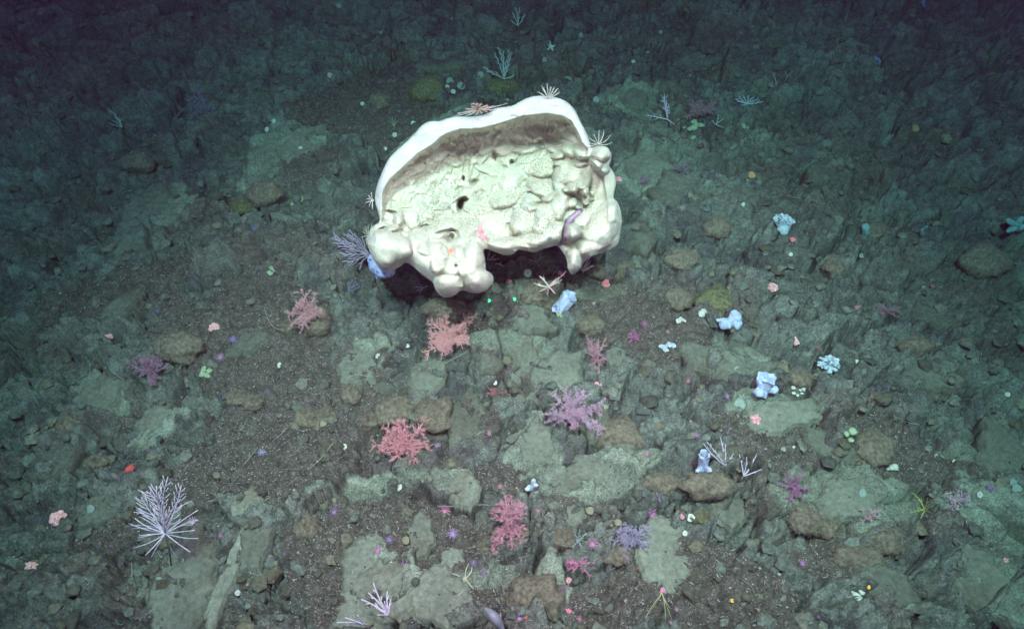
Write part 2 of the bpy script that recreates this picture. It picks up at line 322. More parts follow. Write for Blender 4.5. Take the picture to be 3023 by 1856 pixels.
# lobes: x, y, rx, ry, angle, height (m), droop (0..1: how much it hangs and overhangs below)
LOBES = [(205,1120,128,140,10,.12,.2),(300,1130,90,80,0,.08,.2),(1250,545,150,88,-12,.07,.9),(1290,590,80,52,-10,.09,.9),(1180,500,70,40,-20,.06,.9),(1385,475,60,45,-20,.075,.9),(1060,640,115,100,-25,.060,.7),(1040,775,105,72,-14,.085,.95),(960,800,50,60,20,.05,.8),
 (1275,690,98,80,0,.085,.9),(1330,768,52,38,-25,.105,.8),(1215,790,70,40,0,.08,.9),(1165,930,105,120,18,.085,.8),(1200,840,80,60,0,.09,.8),(1315,900,75,165,24,.105,.7),(1400,820,62,120,15,.095,.5),(1350,1010,110,80,-20,.09,.4),(1240,1065,130,60,-5,.08,.3),(1060,1095,150,60,5,.09,.3),
 (1480,700,52,42,-30,.12,.8),(1440,712,34,26,-30,.12,.8),(1568,724,40,30,-20,.12,.8),(1560,690,42,30,10,.10,.8),(1490,600,125,80,-5,.065,.9),(1560,650,70,70,0,.07,.8),(1400,660,45,100,0,.055,.5),(1575,812,26,20,0,.10,.6),(1480,800,50,36,0,.06,.8),(1640,880,80,120,25,.05,.4),(1560,920,60,80,20,.05,.4),(1690,700,80,130,-10,.04,.5),(1680,570,70,50,20,.07,.7),(1685,480,70,62,0,.11,.5),(1655,540,50,50,30,.10,.5),
 (1560,455,75,70,25,.10,.95),(1480,440,80,62,25,.085,.95),(1500,360,80,60,35,.05,.9),(1440,300,90,50,30,.04,.9),
 (1495,1010,72,64,-15,.15,.4),(1690,980,120,190,25,.085,.3),(1740,890,75,100,0,.07,.4),(1620,1110,110,75,-15,.08,.2),(1500,1200,60,100,15,.08,.2),(1420,1120,60,40,0,.04,.3),
 (1360,410,110,60,25,.06,.9),(1250,330,85,45,20,.06,.95),(1130,330,70,50,0,.05,.9),(890,420,85,60,-20,.065,.95),(1010,430,70,60,0,.055,.9),(780,470,60,60,10,.05,.9),(700,430,45,80,30,.05,.8),(590,480,40,90,30,.045,.8),(480,560,60,70,35,.04,.8),(1180,420,90,55,-15,.055,.9),(1050,500,80,50,-20,.05,.9),(920,530,80,50,0,.035,.9),
 (430,870,80,100,0,.05,.7),(470,750,70,60,0,.035,.7),(330,760,60,60,0,.03,.7),(300,920,45,62,0,.09,.5),(245,985,62,28,-10,.06,.6),(390,930,50,70,0,.06,.5),(560,1000,120,70,5,.07,.9),(640,950,110,70,-10,.055,.7),(440,1050,80,70,0,.06,.5),
 (640,1375,100,88,0,.10,.2),(850,1350,98,82,-5,.11,.2),(760,1250,75,75,0,.035,.7),(820,1180,75,95,5,.05,.6),(565,1240,55,50,0,.045,.9),(660,1260,60,50,0,.05,.9),(580,1150,60,60,0,.04,.8),(700,1150,50,50,0,.035,.8),(480,1130,60,50,20,.04,.8),
 (950,950,90,90,0,.04,.5),(870,880,80,70,0,.035,.5),(800,960,60,60,0,.04,.6),(940,700,70,60,0,.035,.7),(820,700,60,50,0,.03,.8),(700,640,60,60,0,.03,.8),(600,740,80,80,0,.035,.8),(960,590,70,50,0,.035,.9)]
_rs = random.Random(12); _ex = []
for _ in range(75):
    _x = _rs.uniform(240, 1150); _y = _rs.uniform(420, 960); _ex.append((_x, _y, _rs.uniform(38, 78), _rs.uniform(26, 48), _rs.uniform(-35, 25), _rs.uniform(.036, .056), .95))
for _ in range(34):
    _x = _rs.uniform(480, 1540); _y = _rs.uniform(270, 440); _ex.append((_x, _y, _rs.uniform(45, 95), _rs.uniform(22, 40), _rs.uniform(-30, 30), _rs.uniform(.045, .07), .95))
for _ in range(30):
    _x = _rs.uniform(1150, 1700); _y = _rs.uniform(520, 1000); _ex.append((_x, _y, _rs.uniform(28, 52), _rs.uniform(20, 36), _rs.uniform(-30, 30), _rs.uniform(.035, .06), .9))
LOBES = _ex + LOBES
HOLES = [(722,830,36,52,15,.16),(755,790,30,22,10,.12),(660,1045,58,58,0,.05),(650,1060,26,36,0,.05),(1075,525,20,14,0,.07),(735,635,11,16,0,.06),(682,1240,10,14,0,.08),(808,665,32,24,-15,.045),(240,885,62,14,5,.04),(185,990,50,22,-35,.04),(290,1010,50,14,10,.03),(640,1140,55,45,10,.035),(460,975,50,12,-5,.04),(620,1010,70,12,-10,.04),(1420,1010,12,95,18,.05),(960,480,20,30,10,.03),(830,440,20,50,25,.025)]
def sponge_w(U, V):
    """depth towards the lamps of the sponge's face, in metres"""
    P = np.stack([U, V], 1)
    dr, _ = dist_poly(P, RIM, False)
    cavpoly = RIM + [(1700,600),(1735,800),(1740,1000),(1500,1200),(900,1200),(700,1200),(300,1000)]
    incav = inpoly(P, cavpoly)
    dcv, _ = dist_poly(P, cavpoly, True); cs = np.where(incav, sstep(0, 70, dcv), 0)
    t = np.where(incav, np.maximum(dr + 14 * fbm(U / 26, V / 26, 61, 3) * sstep(0, 20, dr), 0), 0)
    t = np.minimum(t, 2.5 * dcv)
    g = np.clip((1120 - V) / 820, 0, 1) ** 1.1
    wx = U + 25 * fbm(U / 110, V / 110, 71, 3); wy = V + 25 * fbm(U / 110, V / 110, 77, 3)
    bowl = 0.16 * sstep(0, 40, t) + 0.36 * (1 - np.exp(-t / 140.0))
    right = sstep(1250, 1600, U) * sstep(380, 560, V)
    w = 0.13 - bowl * g * (1 - 0.45 * right) - 0.05 * sstep(500, 900, V) * g
    w = w - 0.05 * sstep(900, 1150, V) * sstep(800, 1000, U)
    dh, _ = dist_poly(P, [(360,1130),(470,1215),(600,1320),(700,1330),(850,1340)], False); dh2, _ = dist_poly(P, [(620,1200),(800,1230),(825,1060)], False)
    w = w + 0.13 * np.exp(-(dh / 120) ** 2) * sstep(1000, 1120, V) + 0.09 * np.exp(-(dh2 / 130) ** 2) * sstep(900, 1050, V)
    base = w + 0
    # stretched webs inside the cavity
    web = fbm((wx * 0.8 + wy * 0.35) / 62, (wy * 0.8 - wx * 0.35) / 190, 83, 3)
    ridge = np.clip(1 - np.abs(web) * 3.2, 0, 1)
    leftish = 1 - sstep(1150, 1450, U) * sstep(450, 560, V)
    w = w + 0.040 * ridge * cs * sstep(10, 70, t) * (1 - sstep(640, 900, V)) * leftish
    f1, f2, r, dx, dy = vor(wx / 104, wy / 80, 211)
    dome = np.clip(1 - (f1 / 0.8) ** 2, 0, 1); amp = (0.15 + 0.75 * cs) * (1 + 0.7 * (1 - sstep(350, 600, V)))
    w = w + amp * 0.052 * dome * (0.25 + 0.75 * r) * (0.62 + 0.55 * dy)
    for li, (cx, cy, rx, ry, an, h, dr_) in enumerate(LOBES):
        a = math.radians(an); sel = np.where((np.abs(U - cx) < 2.2 * max(rx, ry)) & (np.abs(V - cy) < 2.2 * max(rx, ry)))[0]
        if not len(sel): continue
        k = np.argmin((U[sel] - cx) ** 2 + (V[sel] - cy) ** 2); b0 = base[sel][k]
        if li < len(_ex) and t[sel][k] < max(rx, ry) * 0.95: continue
        ux = wx[sel] - cx; vy = wy[sel] - cy
        p = (ux * math.cos(a) + vy * math.sin(a)) / rx; q = (-ux * math.sin(a) + vy * math.cos(a)) / ry
        r2 = p * p + q * q; dm = np.sqrt(np.clip(1 - r2, 0, 1))
        prof = np.where(q > 0, dm ** 0.75, dm) * (0.58 + 0.42 * dr_ * np.clip(q, -1, 1) + (1 - dr_) * 0.36)
        lw = b0 * 0.5 + base[sel] * 0.5 + h * prof * (1.9 if cx > 950 else 1.35)
        kk = 0.007 if cx > 950 or cy < 950 else 0.018; cur = w[sel]; hh = np.clip(0.5 + 0.5 * (lw - cur) / kk, 0, 1)
        neww = cur * (1 - hh) + lw * hh + kk * hh * (1 - hh)
        w[sel] = np.where(r2 < 1, np.maximum(neww, cur), cur)
    for (cx, cy, rx, ry, an, h) in HOLES:
        a = math.radians(an); ux = wx - cx; vy = wy - cy
        p = (ux * math.cos(a) + vy * math.sin(a)) / rx; q = (-ux * math.sin(a) + vy * math.cos(a)) / ry
        w = w - h * (1 - sstep(0.55, 1.1, np.sqrt(p * p + q * q)))
    f1, f2, r, dx, dy = vor(wx / 52, wy / 42, 231)
    w = w + 0.017 * np.clip(1 - (f1 / 0.75) ** 2, 0, 1) * (0.15 + 0.85 * cs) * r * sstep(-0.1, 0.3, fbm(U / 140, V / 140, 233, 2))
    w = w + 0.0035 * fbm(U / 22, V / 22, 241, 3) * (0.2 + 0.8 * cs)
    # the smooth lip undulates slightly
    w = w + 0.016 * fbm(U / 130, V / 130, 251, 2)
    return w, incav, t
def zpt(U, V, w):
    px = (1050 + U / 2.326) * 0.8147; py = (250 + V / 2.326) * 0.8147
    dep = D0 - w - 0.00022 * (1470 - V) * 0.35
    xc = (px - PW / 2) / F * dep; yc = (PH / 2 - py) / F * dep
    P = np.array(CAM)[None] + np.outer(xc, np.array(RT)) + np.outer(yc, np.array(UP)) + np.outer(dep, np.array(FWD))
    return P
def sponge_face(U, V):
    P = np.stack([U, V], 1)
    d, bp = dist_poly(P, OUTS, True)
    w, incav, t = sponge_w(U, V)
    R = np.where(V > 950, 75.0, 52.0); mz = 0.000554
    k = np.clip(d / R, 0, 1); rnd = R * mz * np.sqrt(np.clip(1 - (1 - k) ** 2, 0, 1))
    return w - R * mz + rnd, d, bp, incav, t
def build_sponge():
    st = 4.4
    us = np.arange(60, 1850, st); vs = np.arange(60, 1480, st); nu, nv = len(us), len(vs)
    U, V = np.meshgrid(us, vs); U = U.ravel(); V = V.ravel(); P = np.stack([U, V], 1)
    ins = inpoly(P, OUTS); d, bp = dist_poly(P, OUTS, True)
    idx = np.arange(nu * nv).reshape(nv, nu)
    Q = np.stack([idx[:-1, :-1].ravel(), idx[1:, :-1].ravel(), idx[1:, 1:].ravel(), idx[:-1, 1:].ravel()], 1)
    keep = ins[Q].sum(1) >= 2; Q = Q[keep]
    used = np.zeros(nu * nv, bool); used[Q.ravel()] = True
    snap = used & (~ins); U[snap] = bp[snap, 0]; V[snap] = bp[snap, 1]
    # border = edges used once
    remap = -np.ones(nu * nv, int); remap[used] = np.arange(used.sum()); Q = remap[Q]; U = U[used]; V = V[used]
    w, d, bp, incav, t = sponge_face(U, V)
    E = np.concatenate([Q[:, [0, 1]], Q[:, [1, 2]], Q[:, [2, 3]], Q[:, [3, 0]]]); Es = np.sort(E, 1); key = Es[:, 0] * 10 ** 7 + Es[:, 1]
    uq, inv, cnt = np.unique(key, return_inverse=True, return_counts=True); B = E[cnt[inv] == 1]
    bv = np.zeros(len(U), bool); bv[B.ravel()] = True
    front = zpt(U, V, w)
    # the back: a rounded, thick body behind the face
    thick = 0.03 + 0.17 * sstep(0, 190, d) + 0.05 * sstep(600, 1100, V) * sstep(0, 120, d)
    Rr = 60.0; k = np.clip(d / Rr, 0, 1); wb = w - 0.018 - thick * np.sqrt(np.clip(1 - (1 - k) ** 2, 0, 1))
    f1, f2, r, dx, dy = vor(U / 120, V / 100, 411)
    wlow = np.minimum(wb, np.minimum(w - 0.03, 0.02 - thick)) - 0.03 * np.sqrt(np.clip(1 - f1 ** 2, 0, 1)) * sstep(0, 80, d)
    wback = np.where(bv, w - 0.012, wlow)
    back = zpt(U, V, wback)
    n = len(U)
    VV = np.concatenate([front, back])
    Qf = Q; Qb = Q[:, ::-1] + n; Qs = np.stack([B[:, 1], B[:, 0], B[:, 0] + n, B[:, 1] + n], 1)
    # bits of the animal told apart: smooth lip, cavity, hanging lobes
    cu = U[Q].mean(1); cv = V[Q].mean(1)
    pc = np.stack([cu, cv], 1)
    lipf = (~incav[Q].any(1)) & (cv < 960) & (cu < 1612)
    knob = (cu > 1610) & (cv < 560) & ~lipf
    ball = inpoly(pc, [(0,940),(170,930),(230,960),(330,1010),(360,1100),(352,1215),(330,1300),(0,1300)]) & ~lipf
    hang = inpoly(pc, [(352,1215),(440,1150),(520,1180),(600,1190),(700,1130),(760,1060),(800,960),(880,1000),(885,1120),(1000,1260),(980,1500),(500,1500)]) & ~lipf
    rlobe = inpoly(pc, [(1765,770),(1690,800),(1640,860),(1570,1010),(1540,1060),(1400,1090),(1380,1120),(1440,1330),(1560,1330),(1900,1200),(1900,780)]) & ~lipf
    lump = inpoly(pc, [(1432,990),(1470,955),(1520,945),(1562,975),(1558,1030),(1520,1055),(1430,1075)]) & ~rlobe & (np.hypot(cu - 1495, cv - 1010) < 85)
    part = np.zeros(len(Q), int); part[lipf] = 1; part[knob] = 2; part[ball] = 3; part[hang] = 4; part[rlobe] = 5; part[lump] = 6
    # whole-mesh normals so that the joints between parts stay smooth
    allF = np.concatenate([Qf, Qb, Qs]); pv = np.concatenate([part, np.where(part == 6, 0, part), np.zeros(len(Qs), int)])
    ef = {}
    bpart = np.zeros(n, int); bpart[Q.ravel()] = np.repeat(part, 4); pv[2 * len(Q):] = bpart[B[:, 0]]
    tri = VV[allF]; fn = np.cross(tri[:, 2] - tri[:, 0], tri[:, 3] - tri[:, 1]); vn = np.zeros_like(VV)
    for kk in range(4): np.add.at(vn, allF[:, kk], fn)
    vn /= np.linalg.norm(vn, axis=1)[:, None] + 1e-12
    ctr = Vector(zpt(np.array([1150.0]), np.array([1130.0]), np.array([-0.1]))[0]); g = gz(ctr.x, ctr.y)
    root = empty('giant_sponge', (ctr.x, ctr.y, g), 'huge cream white sponge with a thick smooth lip arching over a deep folded hollow', 'sponge')
    off = np.array([ctr.x, ctr.y, g])
    # pores fade out on the lip and on the brightest swellings
    al = np.clip(np.where(incav, sstep(14, 60, t), np.where(V > 940, 0.6, 0)) * (0.35 + 0.65 * sstep(-0.25, 0.2, fbm(U / 160, V / 160, 431, 3))) * sstep(30, 110, d) * (0.25 + 0.75 * sstep(60, 330, t)), 0, 1)
    tint = np.concatenate([np.ones((n, 3)), al[:, None]], 1)
    pk = fbm(U / 150, V / 150, 441, 3)
    tint[:, 1] *= 1 - 0.05 * sstep(0.1, 0.5, pk) * incav; tint[:, 2] *= 1 - 0.05 * sstep(0.1, 0.5, pk) * incav
    tint = np.concatenate([tint, tint * np.array([1, 1, 1, 0])])
    names = {0: ('sponge_body', M_BODY), 1: ('lip', M_LIP), 2: ('knob', M_BODY), 3: ('rounded_lobe', M_BODY), 4: ('hanging_lobe', M_BODY), 5: ('side_lobe', M_BODY), 6: ('lump', M_BODY)}
    for k, (nm, mt) in names.items():
        fs = allF[pv == k]
        if not len(fs): continue
        u, inv = np.unique(fs.ravel(), return_inverse=True)
        o = npmesh(nm, VV[u] - off, inv.reshape(-1, 4), mt, root, cols=tint[u])
        o.data.normals_split_custom_set_from_vertices([tuple(v) for v in vn[u]])
    # the fine fuzz of glassy hairs that softens its outline
    R = np.random.RandomState(4); nf = len(Qf); pick = R.randint(0, nf, 90000); q = allF[pick]; wt = R.dirichlet((1, 1, 1, 1), len(pick))
    bs = (VV[q] * wt[..., None]).sum(1); nn = (vn[q] * wt[..., None]).sum(1); L = (0.003 + 0.005 * R.rand(len(pick)))[:, None] * np.where(np.isin(part[pick], [1]), 0.7, 1.0)[:, None]
    dr = nn + 0.5 * R.randn(len(pick), 3); dr /= np.linalg.norm(dr, axis=1)[:, None]; sd = np.cross(dr, R.randn(len(pick), 3)); sd /= np.linalg.norm(sd, axis=1)[:, None]
    T3 = np.stack([bs - sd * 0.0003 - dr * .001, bs + sd * 0.0003 - dr * .001, bs + dr * L], 1).reshape(-1, 3) - off
    o = npmesh('fuzz', T3, np.arange(len(T3)).reshape(-1, 3), M_FUZZ, root); o['kind'] = 'stuff'
    return root
M_FUZZ = mat('fuzz_hair', (0.60, 0.56, 0.46), 0.9, 0.1, 10)
def sponge_mat(name, col, col2, pores):
    m = mat(name, col, 0.9, 0.03, 14, 0.0, col2=col2, spec=0.05, sss=0.25)
    nt = m.node_tree; N = nt.nodes; L = nt.links; b = N['Principled BSDF']
    tc = N.new('ShaderNodeTexCoord'); a = N.new('ShaderNodeAttribute'); a.attribute_name = 'tint'
    src = b.inputs['Base Color'].links[0].from_socket
    mu = N.new('ShaderNodeMix'); mu.data_type = 'RGBA'; mu.blend_type = 'MULTIPLY'; mu.inputs[0].default_value = 1; L.new(src, mu.inputs[6]); L.new(a.outputs['Color'], mu.inputs[7])
    nb = N.new('ShaderNodeTexNoise'); nb.inputs['Scale'].default_value = 130; nb.inputs['Detail'].default_value = 4; L.new(tc.outputs['Object'], nb.inputs['Vector'])
    bp0 = N.new('ShaderNodeBump'); bp0.inputs['Strength'].default_value = 0.35; bp0.inputs['Distance'].default_value = 0.004; L.new(nb.outputs['Fac'], bp0.inputs['Height'])
    n4 = N.new('ShaderNodeTexNoise'); n4.inputs['Scale'].default_value = 38; n4.inputs['Detail'].default_value = 3; L.new(tc.outputs['Object'], n4.inputs['Vector']); b4 = N.new('ShaderNodeBump'); b4.inputs['Strength'].default_value = 0.45; b4.inputs['Distance'].default_value = 0.012; L.new(n4.outputs['Fac'], b4.inputs['Height']); L.new(b4.outputs[0], bp0.inputs['Normal'])
    if pores:
        v = N.new('ShaderNodeTexVoronoi'); v.inputs['Scale'].default_value = 118; L.new(tc.outputs['Object'], v.inputs['Vector'])
        mr = N.new('ShaderNodeMapRange'); mr.inputs[1].default_value = 0.44; mr.inputs[2].default_value = 0.22; L.new(v.outputs['Distance'], mr.inputs[0])
        mm = N.new('ShaderNodeMath'); mm.operation = 'MULTIPLY'; L.new(mr.outputs[0], mm.inputs[0]); L.new(a.outputs['Alpha'], mm.inputs[1])
        ms = N.new('ShaderNodeMix'); ms.data_type = 'RGBA'; L.new(mm.outputs[0], ms.inputs[0]); L.new(mu.outputs[2], ms.inputs[6]); ms.inputs[7].default_value = (0.22, 0.19, 0.125, 1)
        L.new(ms.outputs[2], b.inputs['Base Color'])
        bp = N.new('ShaderNodeBump'); bp.invert = True; bp.inputs['Strength'].default_value = 0.35; bp.inputs['Distance'].default_value = 0.004
        L.new(mm.outputs[0], bp.inputs['Height']); L.new(bp0.outputs[0], bp.inputs['Normal']); L.new(bp.outputs[0], b.inputs['Normal'])
    else:
        L.new(mu.outputs[2], b.inputs['Base Color']); L.new(bp0.outputs[0], b.inputs['Normal'])
    return m
M_BODY = sponge_mat('sponge_flesh', (0.47, 0.42, 0.32), (0.64, 0.595, 0.48), True)
M_LIP = sponge_mat('sponge_lip', (0.50, 0.43, 0.415), (0.60, 0.53, 0.51), False)
build_sponge()
# ---------------------------------------------------------------- names for places, so that every label points to one thing
MARKS = [(1190,470,'giant sponge'),(385,1250,'big white sea fan'),(835,600,'grey sea fan beside the giant sponge'),(1080,800,'salmon soft coral'),(975,1050,'red bushy soft coral'),(1380,970,'lavender pink soft coral'),
 (1225,1235,'tall pink soft coral'),(760,695,'pink coral on the round boulder'),(370,880,'faded mauve soft coral'),(1355,722,'two mouthed blue sponge'),(1758,768,'blue lobed sponge'),(1840,918,'stacked pale blue sponge'),(1998,874,'frilly white sponge'),
 (1886,535,'folded white sponge'),(1693,1112,'blue vase sponge'),(314,1129,'red spiky anemone'),(1600,1330,'broad silty slab'),(595,1225,'long pale slab'),(1600,255,'twiggy branched coral'),(1205,160,'feathery sea fan'),
 (1665,305,'bright green sponge'),(1119,1394,'beige brittle star'),(941,1359,'round white disc sponge'),(925,1440,'curled white coral strands'),(140,1241,'pink coral cluster at lower left'),(2130,1285,'domed boulder at lower right'),
 (2090,147,'dim blue sponge'),(2220,1210,'yellow green whip tuft'),(1025,212,'speckled mossy boulder'),(1720,720,'ringed mossy boulder'),(2082,550,'teal spindle sponge'),(1910,1155,'dull purple soft coral'),(262,806,'pink coral on the far left'),
 (516,785,'bright pink coral left of centre'),(1606,436,'pink coral right of the giant sponge'),(2365,625,'big dim mossy boulder'),(1290,1420,'wide brown boulder at the bottom'),(1875,190,'beige knobbed soft coral'),(910,645,'pale blue sponge under the giant lobe'),(2095,1070,'cratered brown boulder'),(2418,1343,'pink polyp near the right edge')]
USED = set()
def where(px, py, desc, skip=None, limit=16):
    ms = sorted(MARKS, key=lambda m: math.hypot(m[0] - px, m[1] - py))
    for m in ms:
        dx, dy = px - m[0], py - m[1]; d = math.hypot(dx, dy)
        if d < 9 or m[2] == skip: continue
        a = math.degrees(math.atan2(-dy, dx)) % 360
        dr = ['right of', 'above and right of', 'above', 'above and left of', 'left of', 'below and left of', 'below', 'below and right of'][int((a + 22.5) // 45) % 8]
        near = 'close ' if d < 55 else ('' if d < 150 else ('well ' if d < 280 else 'far '))
        s = '%s %s%s the %s' % (desc, near, dr, m[2])
        if s not in USED and len(s.split()) <= limit: USED.add(s); return s
    return desc
def vr(R, a, b): return a + (b - a) * R.random()
def ray(px, py, dep):
    return CAM + RT * ((px - PW / 2) / F * dep) + UP * ((PH / 2 - py) / F * dep) + FWD * dep
def rdir(R, axis, spread):
    axis = axis.normalized(); t = axis.orthogonal().normalized(); b = axis.cross(t); a = R.uniform(0, 2 * math.pi); s = spread * math.sqrt(R.random())
    return (axis * math.cos(s) + (t * math.cos(a) + b * math.sin(a)) * math.sin(s)).normalized()
def normal_at(p, e=0.03):
    hx = (gz(p.x + e, p.y) - gz(p.x - e, p.y)) / (2 * e); hy = (gz(p.x, p.y + e) - gz(p.x, p.y - e)) / (2 * e)
    return Vector((-hx, -hy, 1)).normalized()

# materials of the small animals
M_MOSS = mat('brown_growth', (0.150, 0.128, 0.092), 0.95, 0.45, 75, 1.0, 160, spec=0.03, col2=(0.205, 0.182, 0.130), spots=(0.34, 0.33, 0.24), spot_scale=170, spot_size=0.20, dist=0.012)
M_HAIR = mat('growth_hair', (0.20, 0.18, 0.125), 0.9, 0.4, 60)
M_MOSS2 = mat('green_growth', (0.120, 0.125, 0.062), 0.95, 0.45, 75, 1.0, 160, spec=0.03, col2=(0.16, 0.17, 0.085), spots=(0.42, 0.44, 0.22), spot_scale=90, spot_size=0.20, dist=0.012)
M_SLAB = mat('silty_rock', (0.158, 0.174, 0.130), 0.95, 0.32, 60, 0.9, 130, spec=0.04, attr='tint', spots=(0.11, 0.10, 0.08), spot_scale=120, spot_size=0.22, dist=0.007)
M_STONE = mat('bare_rock', (0.125, 0.130, 0.100), 0.95, 0.45, 70, 0.9, 140, spec=0.06, attr='tint', dist=0.008)
M_CREAM = mat('disc_flesh', (0.42, 0.44, 0.37), 0.8, 0.12, 90, 0.4, 200, spots=(0.3, 0.3, 0.2), spot_scale=400, spot_size=0.3, dist=0.002)
M_GREENISH = mat('green_sponge_flesh', (0.24, 0.32, 0.19), 0.85, 0.25, 60, 0.6, 150, dist=0.004)
M_BLUE = mat('blue_sponge_flesh', (0.37, 0.43, 0.55), 0.9, 0.3, 60, 0.9, 180, sss=0.15, spots=(0.27, 0.31, 0.5), spot_scale=260, spot_size=0.25, dist=0.003)
M_PALEB = mat('pale_blue_flesh', (0.40, 0.48, 0.52), 0.9, 0.3, 60, 0.9, 180, sss=0.15, dist=0.003)
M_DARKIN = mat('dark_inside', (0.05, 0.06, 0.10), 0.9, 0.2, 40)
M_FAN = mat('fan_polyps', (0.52, 0.44, 0.52), 0.8, 0.25, 150, 0.7, 300, dist=0.002)
M_FANT = mat('teal_fan_polyps', (0.36, 0.47, 0.42), 0.8, 0.25, 150)
M_STEM = mat('bare_stem', (0.16, 0.17, 0.06), 0.7, 0.3, 60)
M_WORM = mat('whip_skin', (0.28, 0.28, 0.23), 0.7, 0.25, 80)
M_THREAD = mat('thread_growth', (0.22, 0.23, 0.19), 0.9, 0.3, 30)
M_GRIT = mat('grit_grain', (0.16, 0.135, 0.12), 0.9, 0.5, 60, attr='tint')
M_SHELL = mat('shell_crumb', (0.36, 0.34, 0.31), 0.8, 0.6, 14)
M_ORANGE = mat('orange_flesh', (0.75, 0.26, 0.16), 0.6, 0.2, 90, 0.3, 200)
M_FISH = mat('fish_skin', (0.23, 0.14, 0.20), 0.45, 0.3, 60, 0.15, 120, spec=0.5)
M_GFISH = mat('grey_fish_skin', (0.17, 0.17, 0.19), 0.5, 0.2, 40, spec=0.4)
M_EYE = mat('eye', (0.01, 0.01, 0.015), 0.1, 0.1, 10, spec=0.9)
M_CRIN = mat('feather_arm', (0.74, 0.62, 0.56), 0.8, 0.2, 120)
M_RFEATH = mat('red_feather_arm', (0.50, 0.29, 0.25), 0.8, 0.3, 100)
M_BEIGE = mat('brittle_arm', (0.33, 0.32, 0.22), 0.8, 0.3, 150)
_cm = {}
def cmat(kind, c, **k):
    key = (kind, c)
    if key not in _cm: _cm[key] = mat(kind, c, 0.75, 0.22, 70, 0.4, 220, sss=0.1, dist=0.002, **k)
    return _cm[key]
PINK = (0.46, 0.26, 0.27); SALMON = (0.66, 0.35, 0.33); HOT = (0.62, 0.29, 0.30); MAUVE = (0.34, 0.19, 0.25); LAV = (0.37, 0.27, 0.35); PURP = (0.24, 0.145, 0.24); DPUR = (0.17, 0.11, 0.17); LILAC = (0.35, 0.31, 0.40); DUSTY = (0.30, 0.20, 0.20); BLUEP = (0.14, 0.13, 0.21); RED = (0.80, 0.10, 0.08)

# ---------------------------------------------------------------- rocks
def rock(px, py, rx, ry, material, name, desc, cat, seed, flat=0.75, group=None, spots=None, dim=40):
    p, mpp = at(px, py + ry * 0.25); R = random.Random(seed)
    a, b = rx * mpp, ry * mpp * 1.05; hgt = (a + b) / 2 * flat
    n, m = dim, dim // 2
    fi = np.linspace(0, 2 * np.pi, n, endpoint=False); th = np.linspace(0.0001, np.pi - 0.0001, m)
    T, Fi = np.meshgrid(th, fi, indexing='ij'); dx = np.sin(T) * np.cos(Fi); dy = np.sin(T) * np.sin(Fi); dz = np.cos(T)
    q = 1 + 0.32 * fbm(dx * 1.6 + seed, dy * 1.6 + dz * 1.3, seed, 3) + 0.10 * fbm(dx * 5 + dz * 3, dy * 5 - dz * 2 + seed, seed + 5, 3) + 0.05 * fbm(dx * 20 + dz * 9, dy * 20 - dz * 7, seed + 9, 3, 0.8)
    V = np.stack([dx * a * q, dy * b * q, dz * hgt * q], -1).reshape(-1, 3)
    idx = np.arange(n * m).reshape(m, n); j = np.roll(idx, -1, 1)
    Fq = np.stack([idx[:-1].ravel(), idx[1:].ravel(), j[1:].ravel(), j[:-1].ravel()], 1)
    o = npmesh(name, V, Fq, material, cols=np.ones((n * m, 4)))
    o.location = (p.x, p.y, p.z + hgt * 0.12); o.rotation_euler = (vr(R, -.15, .15), vr(R, -.15, .15), 0)
    Rn = np.random.RandomState(seed); k = Rn.randint(0, (m // 2 + 2) * n, 1500); bs = V[k] + 0.004 * Rn.randn(len(k), 3); dr = V[k] / np.linalg.norm(V[k], axis=1)[:, None] + 0.6 * Rn.randn(len(k), 3); dr /= np.linalg.norm(dr, axis=1)[:, None]
    sd = np.cross(dr, Rn.randn(len(k), 3)); sd /= np.linalg.norm(sd, axis=1)[:, None]; L = (0.003 + 0.009 * Rn.rand(len(k)) ** 2)[:, None]
    gr = npmesh('growth', np.stack([bs - sd * .0006, bs + sd * .0006, bs + dr * L], 1).reshape(-1, 3), np.arange(3 * len(k)).reshape(-1, 3), M_HAIR, o); gr['kind'] = 'stuff'
    setp(o, where(px, py, desc), cat, group); return o, p, hgt, mpp
